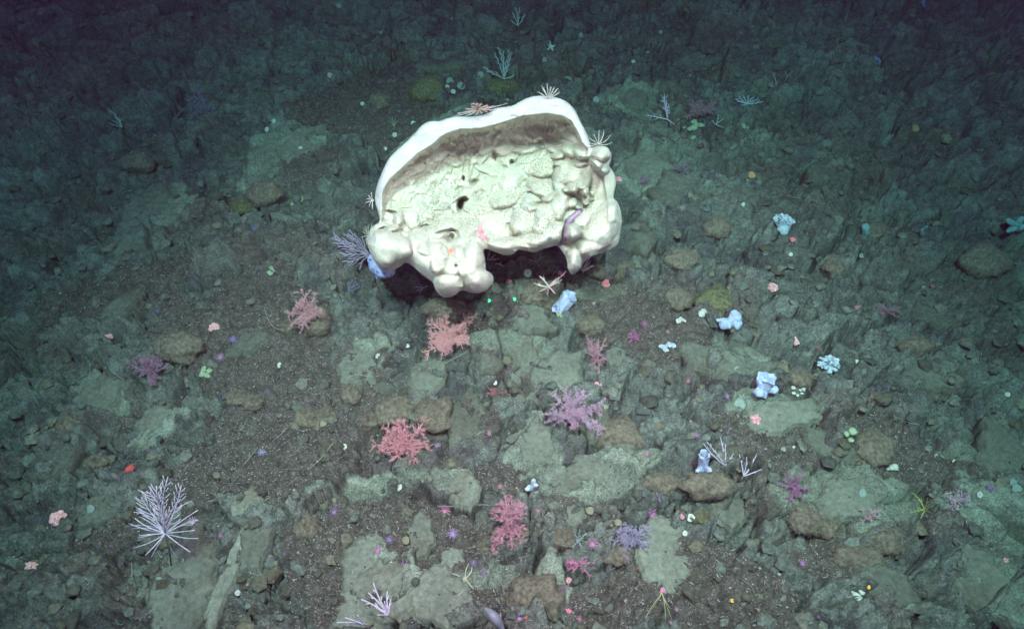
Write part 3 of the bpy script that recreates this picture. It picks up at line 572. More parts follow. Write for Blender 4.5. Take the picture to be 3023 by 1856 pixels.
def slab(px, py, rx, ry, ang, name, desc, seed, thick=0.045, tilt=(0, 0), tint=1.0, ragged=0.42, material=None, lift=0.012, cat='rock', group=None):
    p, mpp = at(px, py); fy = 1.35
    n, m = 96, 30
    fi = np.linspace(0, 2 * np.pi, n, endpoint=False); rr = np.concatenate([np.linspace(0.02, 0.93, m - 8) , [0.955, 0.975, 0.99, 1.0, 1.0, 1.01, 1.02, 1.03]])
    ca, sa = math.cos(math.radians(ang)), math.sin(math.radians(ang))
    k = 3 + seed % 3; ph = (seed * 1.7) % 6.28
    poly = 1 / np.maximum(np.cos(((fi + ph) % (2 * np.pi / (k + 2))) - np.pi / (k + 2)), 0.4) * 0.86
    out = poly * (1 + ragged * fbm(np.cos(fi) * 2.2 + seed, np.sin(fi) * 2.2, seed, 5, 0.75))
    RR, FI = np.meshgrid(rr, fi, indexing='ij'); O = np.tile(out, (m, 1)); xx = RR * O * np.cos(FI) * rx; yy = RR * O * np.sin(FI) * ry
    X = (xx * ca - yy * sa) * mpp; Y = -(xx * sa + yy * ca) * mpp * fy
    wx = X + p.x; wy = Y + p.y
    top = thick + 0.018 * fbm(wx * 6, wy * 6, seed + 3, 4) + 0.006 * fbm(wx * 30, wy * 30, seed + 4, 3)
    edge = sstep(1.0, 0.86, RR); Z = top * (0.75 + 0.25 * edge) 
    Z = np.where(RR >= 0.999, Z - (np.arange(m)[:, None] - (m - 5)) * 0.035, Z)
    Z = Z + tilt[0] * X + tilt[1] * Y
    idx = np.arange(n * m).reshape(m, n); j = np.roll(idx, -1, 1)
    Fq = np.stack([idx[:-1].ravel(), j[:-1].ravel(), j[1:].ravel(), idx[1:].ravel()], 1)
    F2 = [tuple(int(c) for c in f) for f in Fq] + [tuple(int(c) for c in idx[0])[::1]] + [tuple(int(c) for c in idx[-1])[::-1]]
    tn = tint * (1 + 0.25 * fbm(wx * 9, wy * 9, seed + 7, 4)).ravel()
    # brown crust creeping over parts of the silt
    cr = sstep(0.05, 0.4, fbm(wx * 5, wy * 5, seed + 8, 5, 0.7)).ravel() * 0.5
    cols = np.stack([tn * (1 - 0.30 * cr), tn * (1 - 0.42 * cr), tn * (1 - 0.45 * cr), np.ones_like(tn)], 1)
    o = npmesh(name, np.stack([X, Y, Z], -1).reshape(-1, 3), F2, material or M_SLAB, cols=cols)
    # rest it on the seabed under it
    g = ground(wx.ravel()[::7], wy.ravel()[::7]); o.location = (p.x, p.y, float(np.percentile(g, 60)) - thick + lift)
    setp(o, where(px, py, desc), cat, group); return o
SLABS = [(905,1440,120,70,-30,1.2,.05),(1060,1440,80,55,10,1.15,.045),(1430,1020,40,40,0,.9,.05),(1600,1330,82,78,10,1.15,.05),(592,1225,38,40,0,1.25,.035),(556,1365,22,125,12,1.25,.035),(440,1410,85,110,20,.95,.06),(1030,905,50,42,-10,1.0,.06),(1335,905,85,52,-35,1.0,.05),(1290,1075,48,62,20,1.0,.05),(1455,1115,100,34,-8,1.05,.045),
 (880,1370,70,75,-30,1.05,.05),(1010,1300,40,45,10,.9,.05),(1870,1005,110,32,-8,.95,.045),(2040,1200,95,42,-10,.9,.05),(1115,1180,42,38,15,1.05,.04),(1120,1010,42,70,10,.9,.05),(345,520,50,80,25,.9,.05),(370,1020,45,30,-35,.95,.04),(1255,860,38,50,25,1.0,.04),
 (1440,700,70,20,-5,.8,.04),(1380,1245,32,26,0,.95,.05),(860,890,55,45,20,1.0,.045),(1560,400,70,45,0,.85,.05),(1520,240,45,25,0,.85,.05),(1640,480,80,50,10,.7,.05),(1720,855,90,38,18,.85,.045),(2360,1395,85,70,25,.85,.06),(2420,1120,60,95,0,.8,.06),
 (730,340,75,35,-30,.9,.045),(1090,290,60,25,-35,.9,.04),(700,200,50,18,-10,.6,.04),(1060,155,70,25,0,.7,.05),(2230,920,70,35,25,.7,.05),(240,960,60,40,-30,.8,.05),(300,760,60,22,-40,.8,.04),(2000,1060,70,28,20,.7,.04),(600,830,55,25,-25,.75,.04),(1750,1230,45,35,0,.8,.04),
 (925,940,32,14,0,.6,.04),(1270,760,60,30,0,.85,.04),(1530,560,55,40,0,.6,.05),(2250,760,60,30,30,.65,.05),(620,1310,40,60,10,.8,.04),(130,1120,60,40,-30,.7,.05),(240,1230,55,35,-20,.75,.04),(1990,420,60,30,0,.6,.05),(960,1430,60,40,0,1.15,.04),(1090,1350,35,30,0,1.2,.035),(1180,870,30,22,0,.85,.04),(1480,860,30,24,0,.85,.04),(2120,1420,80,40,10,.7,.05),(1360,1160,38,24,0,.9,.04)]
SD = {0:'broad pale silty rock slab',1:'flat silt dusted rock plate',2:'thin cracked rock plate'}
for i, (px, py, rx, ry, an, tn, th) in enumerate(SLABS):
    desc = 'broad silt covered rock slab' if rx * ry > 3500 else ('narrow silty rock slab' if max(rx, ry) > 2.2 * min(rx, ry) else 'small flat silty rock plate')
    slab(px, py, rx, ry, an, 'rock_slab', desc, i * 13 + 5, th, ((i * 37 % 11 - 5) * 0.012, (i * 53 % 11 - 2) * 0.022), tn * 0.95, group='flat rock slabs in the seabed')
BOULD = [(760,768,42,38,0),(693,785,18,16,0),(1025,212,42,38,1),(913,243,26,22,0),(580,493,26,22,1),(640,470,42,32,0),(950,985,50,40,0),(1045,990,50,42,0),(735,1002,28,24,0),(785,998,22,18,0),(845,945,25,24,0),(1720,722,50,38,1),(1450,648,36,26,0),(1305,700,60,42,0),
 (1725,540,36,28,0),(2365,625,60,42,0),(1218,1290,40,28,0),(1172,1312,25,22,0),(1940,1245,38,32,0),(1985,1258,32,28,0),(2130,1285,44,38,0),(2095,1070,50,50,0),(2090,965,52,34,0),(1500,1040,76,52,0),(1290,1425,72,58,0),(735,1262,28,28,0),(1700,1165,62,32,0),(1690,1240,24,20,1),
 (160,1012,30,24,0),(235,1110,26,20,0),(1630,715,34,30,0),(2005,640,26,24,0),(495,1482,22,18,0),(1920,905,30,22,0),(430,830,60,40,0),(1480,1320,40,32,0),(1080,745,60,32,0),(1500,650,40,26,0),(1640,620,40,26,0),(1350,1290,34,24,0),(1210,205,40,30,1),(2110,560,40,26,0),(890,1010,20,14,0),(570,955,24,18,0),(610,965,22,20,0),(1590,1160,50,26,0),(2200,830,36,24,0),(330,390,40,24,0),(2060,1340,60,34,0),(1420,780,34,20,0)]
BTOP = {}
for i, (px, py, rx, ry, k) in enumerate(BOULD):
    sz = 'large' if rx > 44 else ('small' if rx < 27 else 'rounded')
    d = '%s %s boulder furred with %s growth' % (sz, 'domed', 'green speckled' if k else 'brown')
    o, p, hg, mpp = rock(px, py, rx, ry, M_MOSS2 if k else M_MOSS, 'boulder', d, 'boulder', 31 + i * 3, group='domed boulders on the seabed')
    BTOP[(px, py)] = (Vector(o.location), hg, mpp)

# ---------------------------------------------------------------- loose stones, crumbs and threads nobody could count
def stuff_stones(n, seed, name, label, smin, smax, material, pw=2.2, ingrit=False):
    R = np.random.RandomState(seed)
    ico = []
    t = (1 + 5 ** .5) / 2
    base = np.array([(-1, t, 0), (1, t, 0), (-1, -t, 0), (1, -t, 0), (0, -1, t), (0, 1, t), (0, -1, -t), (0, 1, -t), (t, 0, -1), (t, 0, 1), (-t, 0, -1), (-t, 0, 1)]) / math.sqrt(1 + t * t)
    tri = np.array([(0, 11, 5), (0, 5, 1), (0, 1, 7), (0, 7, 10), (0, 10, 11), (1, 5, 9), (5, 11, 4), (11, 10, 2), (10, 7, 6), (7, 1, 8), (3, 9, 4), (3, 4, 2), (3, 2, 6), (3, 6, 8), (3, 8, 9), (4, 9, 5), (2, 4, 11), (6, 2, 10), (8, 6, 7), (9, 8, 1)])
    y = 0.5 + 6.6 * R.rand(n * 3) ** 1.25; x = (R.rand(n * 3) * 2 - 1) * (1.5 + 0.62 * y)
    _, g, si, _, _ = ground(x, y, True)
    keep = (R.rand(n * 3) > si * 0.8) & (R.rand(n * 3) > g * 0.55)
    if ingrit: keep = R.rand(n * 3) < 0.12 + 0.88 * g
    x = x[keep][:n]; y = y[keep][:n]; n = len(x)
    z = ground(x, y)
    s = smin + (smax - smin) * R.rand(n) ** pw
    sc = s[:, None] * np.stack([0.7 + 0.7 * R.rand(n), 0.7 + 0.6 * R.rand(n), 0.35 + 0.45 * R.rand(n)], 1)
    P = base[None] * (0.75 + 0.5 * R.rand(n, 12, 1)) * sc[:, None, :]
    a = R.rand(n) * 6.28; b = (R.rand(n) - 0.5) * 0.9
    X = P[..., 0]; Y = P[..., 1]; Z = P[..., 2]
    Y, Z = Y * np.cos(b)[:, None] - Z * np.sin(b)[:, None], Y * np.sin(b)[:, None] + Z * np.cos(b)[:, None]
    X, Y = X * np.cos(a)[:, None] - Y * np.sin(a)[:, None], X * np.sin(a)[:, None] + Y * np.cos(a)[:, None]
    V = np.stack([X + x[:, None], Y + y[:, None], Z + (z + s * 0.12)[:, None]], -1).reshape(-1, 3)
    T = (tri[None] + (np.arange(n) * 12)[:, None, None]).reshape(-1, 3)
    tn = (0.35 + 1.7 * R.rand(n) ** 4) if ingrit else 0.55 + 0.75 * R.rand(n); hue = R.rand(n)
    cols = np.repeat(np.stack([tn * (0.9 + 0.2 * hue), tn, tn * (1.1 - 0.25 * hue), np.ones(n)], 1), 12, 0)
    o = npmesh(name, V, T, material, smooth=False, cols=cols); setp(o, label, 'gravel', kind='stuff')
stuff_stones(16000, 5, 'gravel', 'loose angular stone chips strewn over the whole seabed', 0.003, 0.030, M_STONE, 4.5)
stuff_stones(26000, 8, 'grit_grains', 'fine brown and cream grit lying in drifts between the rocks', 0.0012, 0.0045, M_GRIT, 1.5, True)
def stuff_threads(n, seed, name, label, lmin, lmax, rad, material, gritonly):
    R = np.random.RandomState(seed); rr = random.Random(seed)
    y = 0.6 + 5.2 * R.rand(n * 4) ** 1.2; x = (R.rand(n * 4) * 2 - 1) * (1.3 + 0.6 * y)
    _, g, si, _, _ = ground(x, y, True)
    keep = R.rand(n * 4) < (0.22 + 0.78 * g if gritonly else 0.6) * (1 - 0.75 * si) * (0.25 + 0.75 * sstep(-0.2, 0.3, fbm(x * 3, y * 3, seed, 3)))
    x = x[keep][:n]; y = y[keep][:n]; z = ground(x, y); mb = MB()
    for X, Y, Z in zip(x, y, z):
        L = lmin + (lmax - lmin) * rr.random() ** 3; a = rr.uniform(0, 6.28); bend = rr.uniform(-1.6, 1.6); h = rr.uniform(0.002, 0.012); p = Vector((X, Y, Z + h)); pts = [p.copy()]
        k = 4 if L > 0.02 else 3
        for i in range(k - 1):
            p = p + Vector((math.cos(a), math.sin(a), rr.uniform(-.15, .35))) * (L / (k - 1)); a += bend / (k - 1) * 2; pts.append(p.copy())
        r = rad * rr.uniform(0.6, 1.4); mb.tube(pts, [r] * (k - 1) + [r * 0.4], 4, cap=False)
    o = mb.build(name, material); setp(o, label, 'debris', kind='stuff')
stuff_threads(12000, 11, 'shell_debris', 'tiny white shell crumbs and curled worm tubes on the seabed', 0.0025, 0.016, 0.0008, M_SHELL, True)
stuff_threads(3500, 17, 'hydroid_growth', 'thin pale threads of low growth lying over the rocks', 0.012, 0.05, 0.0006, M_THREAD, False)

# ---------------------------------------------------------------- animals
def soft_coral(px, py, w_, h_, col, desc, seed, col2=None, dens=1.0, name='soft_coral', lean=0.0, on=None):
    R = random.Random(seed)
    if on: 
        loc, hg, mpp = BTOP[on]; p = loc + Vector((0, 0.0, hg * 0.9))
    else: p, mpp = at(px, py + h_ * 0.32)
    root = empty(name, p, where(px, py, desc), 'soft coral'); S_ = (w_ + h_) / 4 * mpp
    ax = (Vector((0, 0, 1)) * 0.8 - FWD * 0.5 + RT * lean).normalized()
    m1 = cmat('soft_flesh', col); m2 = cmat('coral_polyp', tuple(min(1, c * 1.3) for c in (col2 or col)))
    m1.node_tree.nodes['Principled BSDF'].inputs['Alpha'].default_value = 0.75; m2.node_tree.nodes['Principled BSDF'].inputs['Alpha'].default_value = 0.5
    st = MB(); st.tube([Vector((0, 0, -0.01)), ax * S_ * 0.25, ax * S_ * 0.5], [S_ * 0.20, S_ * 0.15, S_ * 0.13], 10); st.build('stalk', m1, root)
    sx = w_ / (w_ + h_) * 2; sy = h_ / (w_ + h_) * 2; pol = MB()
    nb = int((13 if w_ < 60 else 19) * dens) 
    for i in range(nb):
        mb = MB(); d = rdir(R, ax, 1.45); L = S_ * R.uniform(0.6, 1.1)
        d = (RT * d.dot(RT) * sx + UP * d.dot(UP) * sy - FWD * (-d.dot(FWD))); d.normalize() if d.length > 0 else None
        L *= (abs(d.dot(RT)) * sx + abs(d.dot(UP)) * sy + 0.4 * abs(d.dot(FWD)))
        q = ax * S_ * 0.3; pts = [q.copy()]; dd = (ax + d).normalized()
        for s in range(4):
            dd = (dd * 0.55 + d * 0.45 + Vector((R.gauss(0, .12), R.gauss(0, .12), R.gauss(0, .12)))).normalized(); q = q + dd * L * 0.26; pts.append(q.copy())
        r0 = S_ * 0.052; mb.tube(pts, [r0 * 1.3, r0, r0 * 0.85, r0 * 0.7, r0 * 0.5], 7)
        ends = []
        for s in range(13 if w_ > 60 else 9):
            k = 1 + s % 4; b = pts[k] ; e = rdir(R, (pts[k] - pts[k - 1]).normalized(), 1.25); l = L * R.uniform(0.16, 0.36)
            c1 = b + e * l * 0.5; e2 = rdir(R, e, 0.4); c2 = c1 + e2 * l * 0.5; mb.tube([b, c1, c2], [r0 * 0.6, r0 * 0.45, r0 * 0.32], 5); ends += [c2, c1]
        ends.append(pts[-1]); mb.build('branch', m1, root)
        for c in ends:
            for t in range(8):
                e = rdir(R, (c - pts[0]).normalized(), 1.4); l = S_ * R.uniform(0.07, 0.17); pol.tube([c, c + e * l], [S_ * 0.014, S_ * 0.006], 3, cap=False)
    pol.build('polyps', m2, root); return root
def knob_coral(px, py, r, col, desc, seed, name='knobbly_coral', cat='coral', p=None, mpp=None, ax=None, squash=1.0):
    R = random.Random(seed)
    if p is None: p, mpp = at(px, py + r * 0.3)
    ax = ax or (Vector((0, 0, 1)) - FWD * 0.4).normalized(); S_ = r * mpp * 1.05
    root = empty(name, p, where(px, py, desc), cat); m1 = cmat('coral_flesh', col)
    MB().ball((0, 0, 0), S_ * 0.55, 10, 7, noise=0.15, seed=seed).build('base', m1, root)
    n = 9 if r < 9 else 15
    for i in range(n):
        ga = i * 2.399; zz = 1 - (i + 0.5) / n * 1.1; rr_ = math.sqrt(max(0, 1 - zz * zz))
        t = ax.orthogonal().normalized(); b = ax.cross(t); d = ax * zz + (t * math.cos(ga) + b * math.sin(ga)) * rr_
        c = d * S_ * R.uniform(0.5, 0.78); mb = MB(); mb.ball(c, S_ * R.uniform(0.26, 0.36), 8, 6, noise=0.28, seed=seed * 31 + i)
        for j in range(4 if r > 9 else 0):
            e = rdir(R, d, 1.1); mb.ball(c + e * S_ * 0.24, S_ * 0.11, 6, 4)
        mb.build('lobe', m1, root)
    return root
def anemone(px, py, r, col, desc, seed, name='sea_anemone', cat='anemone', flatd=0.6, nt=20, long=1.0, p=None, mpp=None, ax=None):
    R = random.Random(seed)
    if p is None: p, mpp = at(px, py + r * 0.2)
    S_ = r * mpp; ax = ax or (normal_at(p) + Vector((0, -0.35, 0.2)) * 0.8).normalized(); t = ax.orthogonal().normalized(); b = ax.cross(t)
    root = empty(name, p, where(px, py, desc), cat); m1 = cmat('anemone_flesh', tuple(x * .7 + .02 for x in col)); m2 = cmat('anemone_tentacle', tuple(min(1, c * .85 + 0.015) for c in col))
    rot = Matrix((t, b, ax)).transposed()
    MB().lathe([(S_ * .42, -S_ * .3), (S_ * .36, 0), (S_ * .34, S_ * .3), (S_ * .42, S_ * .42), (S_ * .36, S_ * .47), (S_ * .1, S_ * .42)], rot=rot, n=14).build('column', m1, root)
    for i in range(nt):
        a = 6.283 * i / nt + R.uniform(-.1, .1); u = t * math.cos(a) + b * math.sin(a); up = R.uniform(0.1, flatd); L = S_ * R.uniform(.65, .95) * long
        c0 = ax * S_ * .42 + u * S_ * .3; c1 = c0 + (u + ax * up).normalized() * L * .5; c2 = c1 + (u + ax * (up - .5)).normalized() * L * .5
        MB().tube([c0, c1, c2], [S_ * .075, S_ * .06, S_ * .02], 5).build('tentacle', m2, root)
    return root
def disc_sponge(px, py, r, desc, seed, material=None, ring=False, name='disc_sponge', cat='sponge'):
    p, mpp = at(px, py + r * 0.2); S_ = r * mpp; R = random.Random(seed)
    ax = (Vector((vr(R, -.25, .25), -0.55, 0.8))).normalized(); t = ax.orthogonal().normalized(); b = ax.cross(t); rot = Matrix((t, b, ax)).transposed()
    root = empty(name, p, where(px, py, desc), cat)
    MB().lathe([(S_ * .5, -S_ * .35), (S_ * .62, 0), (S_ * .95, S_ * .25), (S_ * 1.0, S_ * .38), (S_ * .92, S_ * .46), (S_ * .6, S_ * .48), (S_ * .35, S_ * (.30 if ring else .46)), (S_ * .1, S_ * (.22 if ring else .44))], rot=rot, n=20, wob=.05, seed=seed).build('body', material or M_CREAM, root)
    if r >= 6: MB().lathe([(S_ * .16, S_ * (.2 if ring else .44)), (S_ * .17, S_ * (.27 if ring else .475)), (S_ * .12, S_ * (.28 if ring else .48)), (S_ * .05, S_ * (.2 if ring else .46))], rot=rot, n=10).build('mouth', M_DARKIN if ring else M_SLABT, root)
    return root
M_SLABT = mat('mouth_flesh', (0.25, 0.25, 0.17), 0.9, 0.2, 90)
def lobed_sponge(px, py, w_, h_, desc, seed, material, n=8, name='encrusting_sponge', cat='sponge', ang=0):
    p, mpp = at(px, py); R = random.Random(seed); root = empty(name, p, where(px, py, desc), cat)
    ca, sa = math.cos(math.radians(ang)), math.sin(math.radians(ang))
    for i in range(n):
        u = R.uniform(-.7, .7); v = R.uniform(-.6, .6); x = (u * w_ * ca - v * h_ * sa) / 2 * mpp; y = -(u * w_ * sa + v * h_ * ca) / 2 * mpp * 1.3
        s = min(w_, h_) * mpp * R.uniform(.22, .38); z = gz(p.x + x, p.y + y) - p.z
        MB().ball((x, y, z + s * .4), s, 14, 9, (1, 1, .55), .30, seed * 7 + i).build('lobe', material, root)
    return root
def dense(prof, k=4):
    out = []
    for (a, b), (c, d) in zip(prof[:-1], prof[1:]): out += [(a + (c - a) * s / k, b + (d - b) * s / k) for s in range(k)]
    return out + [prof[-1]]
def roughen(mb, r, seed):
    V = np.array(mb.v); c = V.mean(0); q = V / r
    d = 0.16 * fbm(q[:, 0] * 1.3 + q[:, 2] * 0.9 + seed, q[:, 1] * 1.3 - q[:, 2] * 0.8, seed, 3) + 0.07 * fbm(q[:, 0] * 5 + q[:, 2] * 4, q[:, 1] * 5 - q[:, 2] * 4 + seed, seed + 3, 3, 0.7)
    u = V - c; u /= np.linalg.norm(u, axis=1)[:, None] + 1e-9; mb.v = [tuple(p) for p in V + u * (d * r)[:, None]]; return mb
def tube_sponge(px, py, tubes, desc, seed, material=None, name='tube_sponge', cat='sponge', hgt=0.0):
    """tubes: (x, y of the foot, x, y of the mouth, foot radius, mouth radius, open?) in measured pixels"""
    p, mpp = at(px, py); root = empty(name, p, where(px, py, desc), cat); M = material or M_BLUE; dep = (p - CAM).dot(FWD)
    for i, (x0, y0, x1, y1, r0, r1, op) in enumerate(tubes):
        a = ray(x0, y0, dep - 0.01) - p; b = ray(x1, y1, dep - 0.05 - hgt) - p; ax = (b - a); L = ax.length; ax.normalize(); R0 = r0 * mpp; R1 = r1 * mpp
        t = ax.orthogonal().normalized(); c = ax.cross(t); rot = Matrix((t, c, ax)).transposed()
        if op:
            prof = [(R0 * .9, -R0 * .3), (R0, 0), (R0 * .5 + R1 * .45, L * .4), (R1 * .92, L * .8), (R1 * 1.02, L), (R1 * .96, L + R1 * .06), (R1 * .80, L * .97), (R1 * .62, L * .7), (R1 * .2, L * .5)]
            roughen(MB().lathe(dense(prof), a, rot, 36, .13, seed + i, 3), R1, seed + i).build('tube', M, root)
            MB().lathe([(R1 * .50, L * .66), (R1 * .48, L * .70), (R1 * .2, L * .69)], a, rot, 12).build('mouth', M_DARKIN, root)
        else:
            prof = [(R0 * .8, -R0 * .3), (R0, 0), (R0 * .6 + R1 * .5, L * .35), (R1, L * .7), (R1 * .85, L * .95), (R1 * .5, L * 1.08), (R1 * .12, L * 1.12)]
            roughen(MB().lathe(dense(prof), a, rot, 30, .11, seed + i, 2), R1, seed + i).build('lobe', M, root)
    return root
def twig(mb, pts, r0, r1, n=5):
    k = len(pts); mb.tube(pts, [r0 + (r1 - r0) * i / (k - 1) for i in range(k)], n)
def fan(px, py, hub, tips, desc, seed, tw=18, spacing=9, r=1.6, material=None, name='sea_fan', cat='sea fan', side=(1, -1), ang=50, lift=0.08, stem=True, depth=0.05, bow=0.1, plain=()):
    """px, py: the foot; hub: where the branches part; tips: ends of the branches"""
    R = random.Random(seed); p, mpp = at(px, py); dep = (p - CAM).dot(FWD); M = material or M_FAN
    root = empty(name, p, where(sum(t[0] for t in tips) / len(tips), sum(t[1] for t in tips) / len(tips), desc), cat)
    H = ray(hub[0], hub[1], dep - lift) - p
    if stem: 
        mb = MB(); mb.tube([Vector((0, 0, -.01)), H * .5 + Vector((.004, 0, .0)), H], [r * mpp * 1.2] * 3, 6); mb.build('stem', M_STEM, root)
    for i, (tx, ty) in enumerate(list(tips) + list(plain)):
        dz = R.uniform(-depth, depth); T = ray(tx, ty, dep - lift - dz) - p; mb = MB(); L = math.hypot(tx - hub[0], ty - hub[1])
        mid = H * .5 + T * .5 + (RT * R.uniform(-bow, bow) + UP * R.uniform(-.1, bow)) * L * mpp
        pts = [H * ((1 - s) ** 2) + mid * (2 * s * (1 - s)) + T * (s * s) for s in [k / 7 for k in range(8)]]
        twig(mb, pts, r * mpp, r * mpp * .6)
        if tw and i < len(tips):
            n = max(2, int(L / spacing))
            for k in range(1, n):
                s = 0.12 + 0.85 * k / n; b = H * ((1 - s) ** 2) + mid * (2 * s * (1 - s)) + T * (s * s); d = (T - mid) * s + (mid - H) * (1 - s); d.normalize()
                sd = side[k % len(side)]; a = math.radians(ang + R.uniform(-8, 8)) * sd
                u = d.dot(RT); v = d.dot(UP); f = d.dot(FWD)
                e = (RT * (u * math.cos(a) - v * math.sin(a)) + UP * (u * math.sin(a) + v * math.cos(a)) + FWD * (f + R.uniform(-.15, .15))).normalized()
                l = tw * mpp * R.uniform(.7, 1.1) * (1.1 - 0.5 * s); twig(mb, [b, b + (e * .9 + d * .1) * l * .5, b + (e * .8 + d * .35).normalized() * l], r * mpp * .75, r * mpp * .45, 4)
        mb.build('branch', M, root)
    return root
def whip(px, pts, desc, name='sea_whip', cat='sea whip', r=0.8, material=None, h=(0, .03, .05, .04), seed=0):
    p, mpp = at(pts[0][0], pts[0][1]); V = []
    for i, (x, y) in enumerate(pts):
        q, _ = at(x, y); dep = (q - CAM).dot(FWD); V.append(ray(x, y, dep - 0.012 - h[min(i, len(h) - 1)] * .5) - p)
    # smooth it
    for _ in range(2):
        W = [V[0]]
        for a, b in zip(V[:-1], V[1:]): W += [a * .75 + b * .25, a * .25 + b * .75]
        V = W + [V[-1]]
    o = MB().tube(V, [r * mpp * (1 - .4 * i / len(V)) for i in range(len(V))], 6).build(name, material or M_WORM); o.location = p
    return setp(o, where(pts[len(pts) // 2][0], pts[len(pts) // 2][1], desc), cat)
def D2Z(px, py): return (px / 0.8147 - 1050) * 2.326, (py / 0.8147 - 250) * 2.326
def on_sponge(px, py, out=0.0):
    U, V = D2Z(px, py); w_, d, bp, ic, t = sponge_face(np.array([float(U)]), np.array([float(V)])); 
    return Vector(zpt(np.array([float(U)]), np.array([float(V)]), w_ + out)[0]), D0 / F
# ---------------------------------------------------------------- soft corals
soft_coral(760, 690, 85, 72, PINK, 'pink branching soft coral on top of a round boulder', 1, (0.56, 0.34, 0.33), on=(760, 768))
soft_coral(1080, 798, 100, 76, SALMON, 'bright salmon soft coral with dense feathery branches', 2, dens=1.8)
soft_coral(370, 882, 66, 66, MAUVE, 'faded mauve branching soft coral', 3, dens=1.2)
soft_coral(975, 1052, 108, 74, HOT, 'red pink bushy soft coral hanging over stones', 4, dens=1.8)
soft_coral(1435, 842, 46, 84, (0.44, 0.25, 0.28), 'narrow pink soft coral with soft drooping branches', 5)
soft_coral(1380, 968, 112, 92, LAV, 'wide lavender and pink soft coral with spreading arms', 6, (0.58, 0.36, 0.44), dens=1.1)
soft_coral(1225, 1232, 68, 112, (0.50, 0.25, 0.29), 'tall pink soft coral growing on a brown boulder', 7, on=None, dens=1.4)
soft_coral(1512, 1285, 82, 52, LILAC, 'pale lilac soft coral at the edge of a slab', 8, dens=1.3)
soft_coral(1910, 1155, 56, 64, (0.33, 0.15, 0.25), 'dull purple branching soft coral', 9, dens=1.2)
soft_coral(1675, 278, 74, 34, (0.34, 0.20, 0.22), 'dusky brownish pink soft coral', 10)
soft_coral(500, 250, 90, 60, (0.26, 0.22, 0.27), 'grey pink dim soft coral in the far gloom', 11)
soft_coral(1875, 190, 46, 56, (0.50, 0.38, 0.32), 'beige soft coral with small round knobs', 12)
soft_coral(2083, 1232, 50, 34, (0.52, 0.34, 0.36), 'small pale pink branched soft coral', 13)
soft_coral(2292, 1196, 60, 44, (0.34, 0.20, 0.26), 'mauve soft coral with pale tips', 14, (0.6, 0.5, 0.5))
soft_coral(2125, 742, 56, 34, (0.34, 0.19, 0.22), 'dull reddish fuzzy soft coral', 15)
soft_coral(1392, 1345, 50, 40, (0.58, 0.25, 0.36), 'small magenta soft coral with thin arms', 16)
soft_coral(1525, 806, 28, 30, (0.52, 0.16, 0.36), 'small magenta tufted soft coral', 17)
soft_coral(1640, 405, 40, 34, (0.24, 0.18, 0.24), 'dim greyish purple soft coral tuft', 18)
soft_coral(1550, 430, 30, 30, (0.26, 0.17, 0.25), 'small dim violet soft coral tuft', 19)
soft_coral(1190, 940, 52, 26, (0.48, 0.22, 0.22), 'low rosy soft coral in a crack', 20)

# ---------------------------------------------------------------- compact pink corals
for i, (x, y, r, c, d) in enumerate([(262,806,12,HOT,'round knobbly pink coral'),(516,785,16,SALMON,'bright knobbly pink coral'),(1606,436,15,(.85,.38,.40),'pale pink knobbly coral'),(1858,689,13,SALMON,'knobbly salmon coral on a pale ring'),
 (1909,816,10,SALMON,'upright knobbly salmon coral'),(1908,832,9,SALMON,'lower knobbly salmon coral clump'),(1817,1006,15,HOT,'four lobed bright red pink coral'),(1875,1026,12,(.84,.34,.36),'knobbly pink coral with a white crown'),(1437,925,11,(.85,.35,.40),'bright pink folded coral'),
 (140,1241,20,(.80,.40,.38),'large pale pink knobbly coral'),(66,1353,19,(.80,.40,.38),'pale pink knobbly coral near the corner'),(2417,1344,8,HOT,'single pink coral polyp'),(1905,575,8,(.70,.20,.18),'small red knobbly coral'),(793,180,7,(.62,.38,.34),'small dusty pink coral'),
 (1447,661,11,(.78,.22,.20),'salmon coral blob on a brown boulder'),(1458,681,13,(.74,.22,.24),'reddish coral blob at the boulder foot'),(1047,734,7,SALMON,'small round salmon coral'),(1033,764,9,SALMON,'round salmon coral button'),(692,1413,14,(.66,.32,.36),'fan shaped pink coral tuft'),
 (1367,1392,9,HOT,'small scarlet knobbly coral'),(1368,1466,8,(.68,.2,.3),'small crimson coral'),(1266,1482,7,RED,'bright red coral button'),(1489,430,9,(.75,.28,.30),'round pink coral with a white whip'),(1347,655,8,(.70,.22,.20),'small salmon coral in brown growth'),
 (1225,676,9,(.68,.2,.22),'small red coral among gravel'),(1594,1418,10,(.52,.22,.30),'rosy coral knob above yellow threads'),(2063,740,10,(.45,.18,.2),'dull red coral patch'),(1970,826,10,(.40,.10,.12),'dark red coral patch'),(2019,1197,7,(.6,.2,.25),'small rose coral'),(1640,1240,7,(.6,.25,.3),'tiny rose coral')]):
    knob_coral(x, y, r, c, d, 100 + i)
for i, (x, y, r, c, d) in enumerate([(1682,938,8,(.62,.20,.16),'round brick red anemone ball'),(1535,1366,9,(.72,.20,.18),'round red anemone ball'),(852,772,9,(.40,.20,.22),'dull maroon anemone ball'),(1565,669,8,(.42,.22,.32),'pale purple anemone ball')]):
    anemone(x, y, r, c, d, 150 + i, flatd=2.2, nt=14, long=.5)
anemone(314, 1129, 15, RED, 'red spiky anemone with many short blunt tentacles', 170, nt=26, flatd=1.2, long=.75)

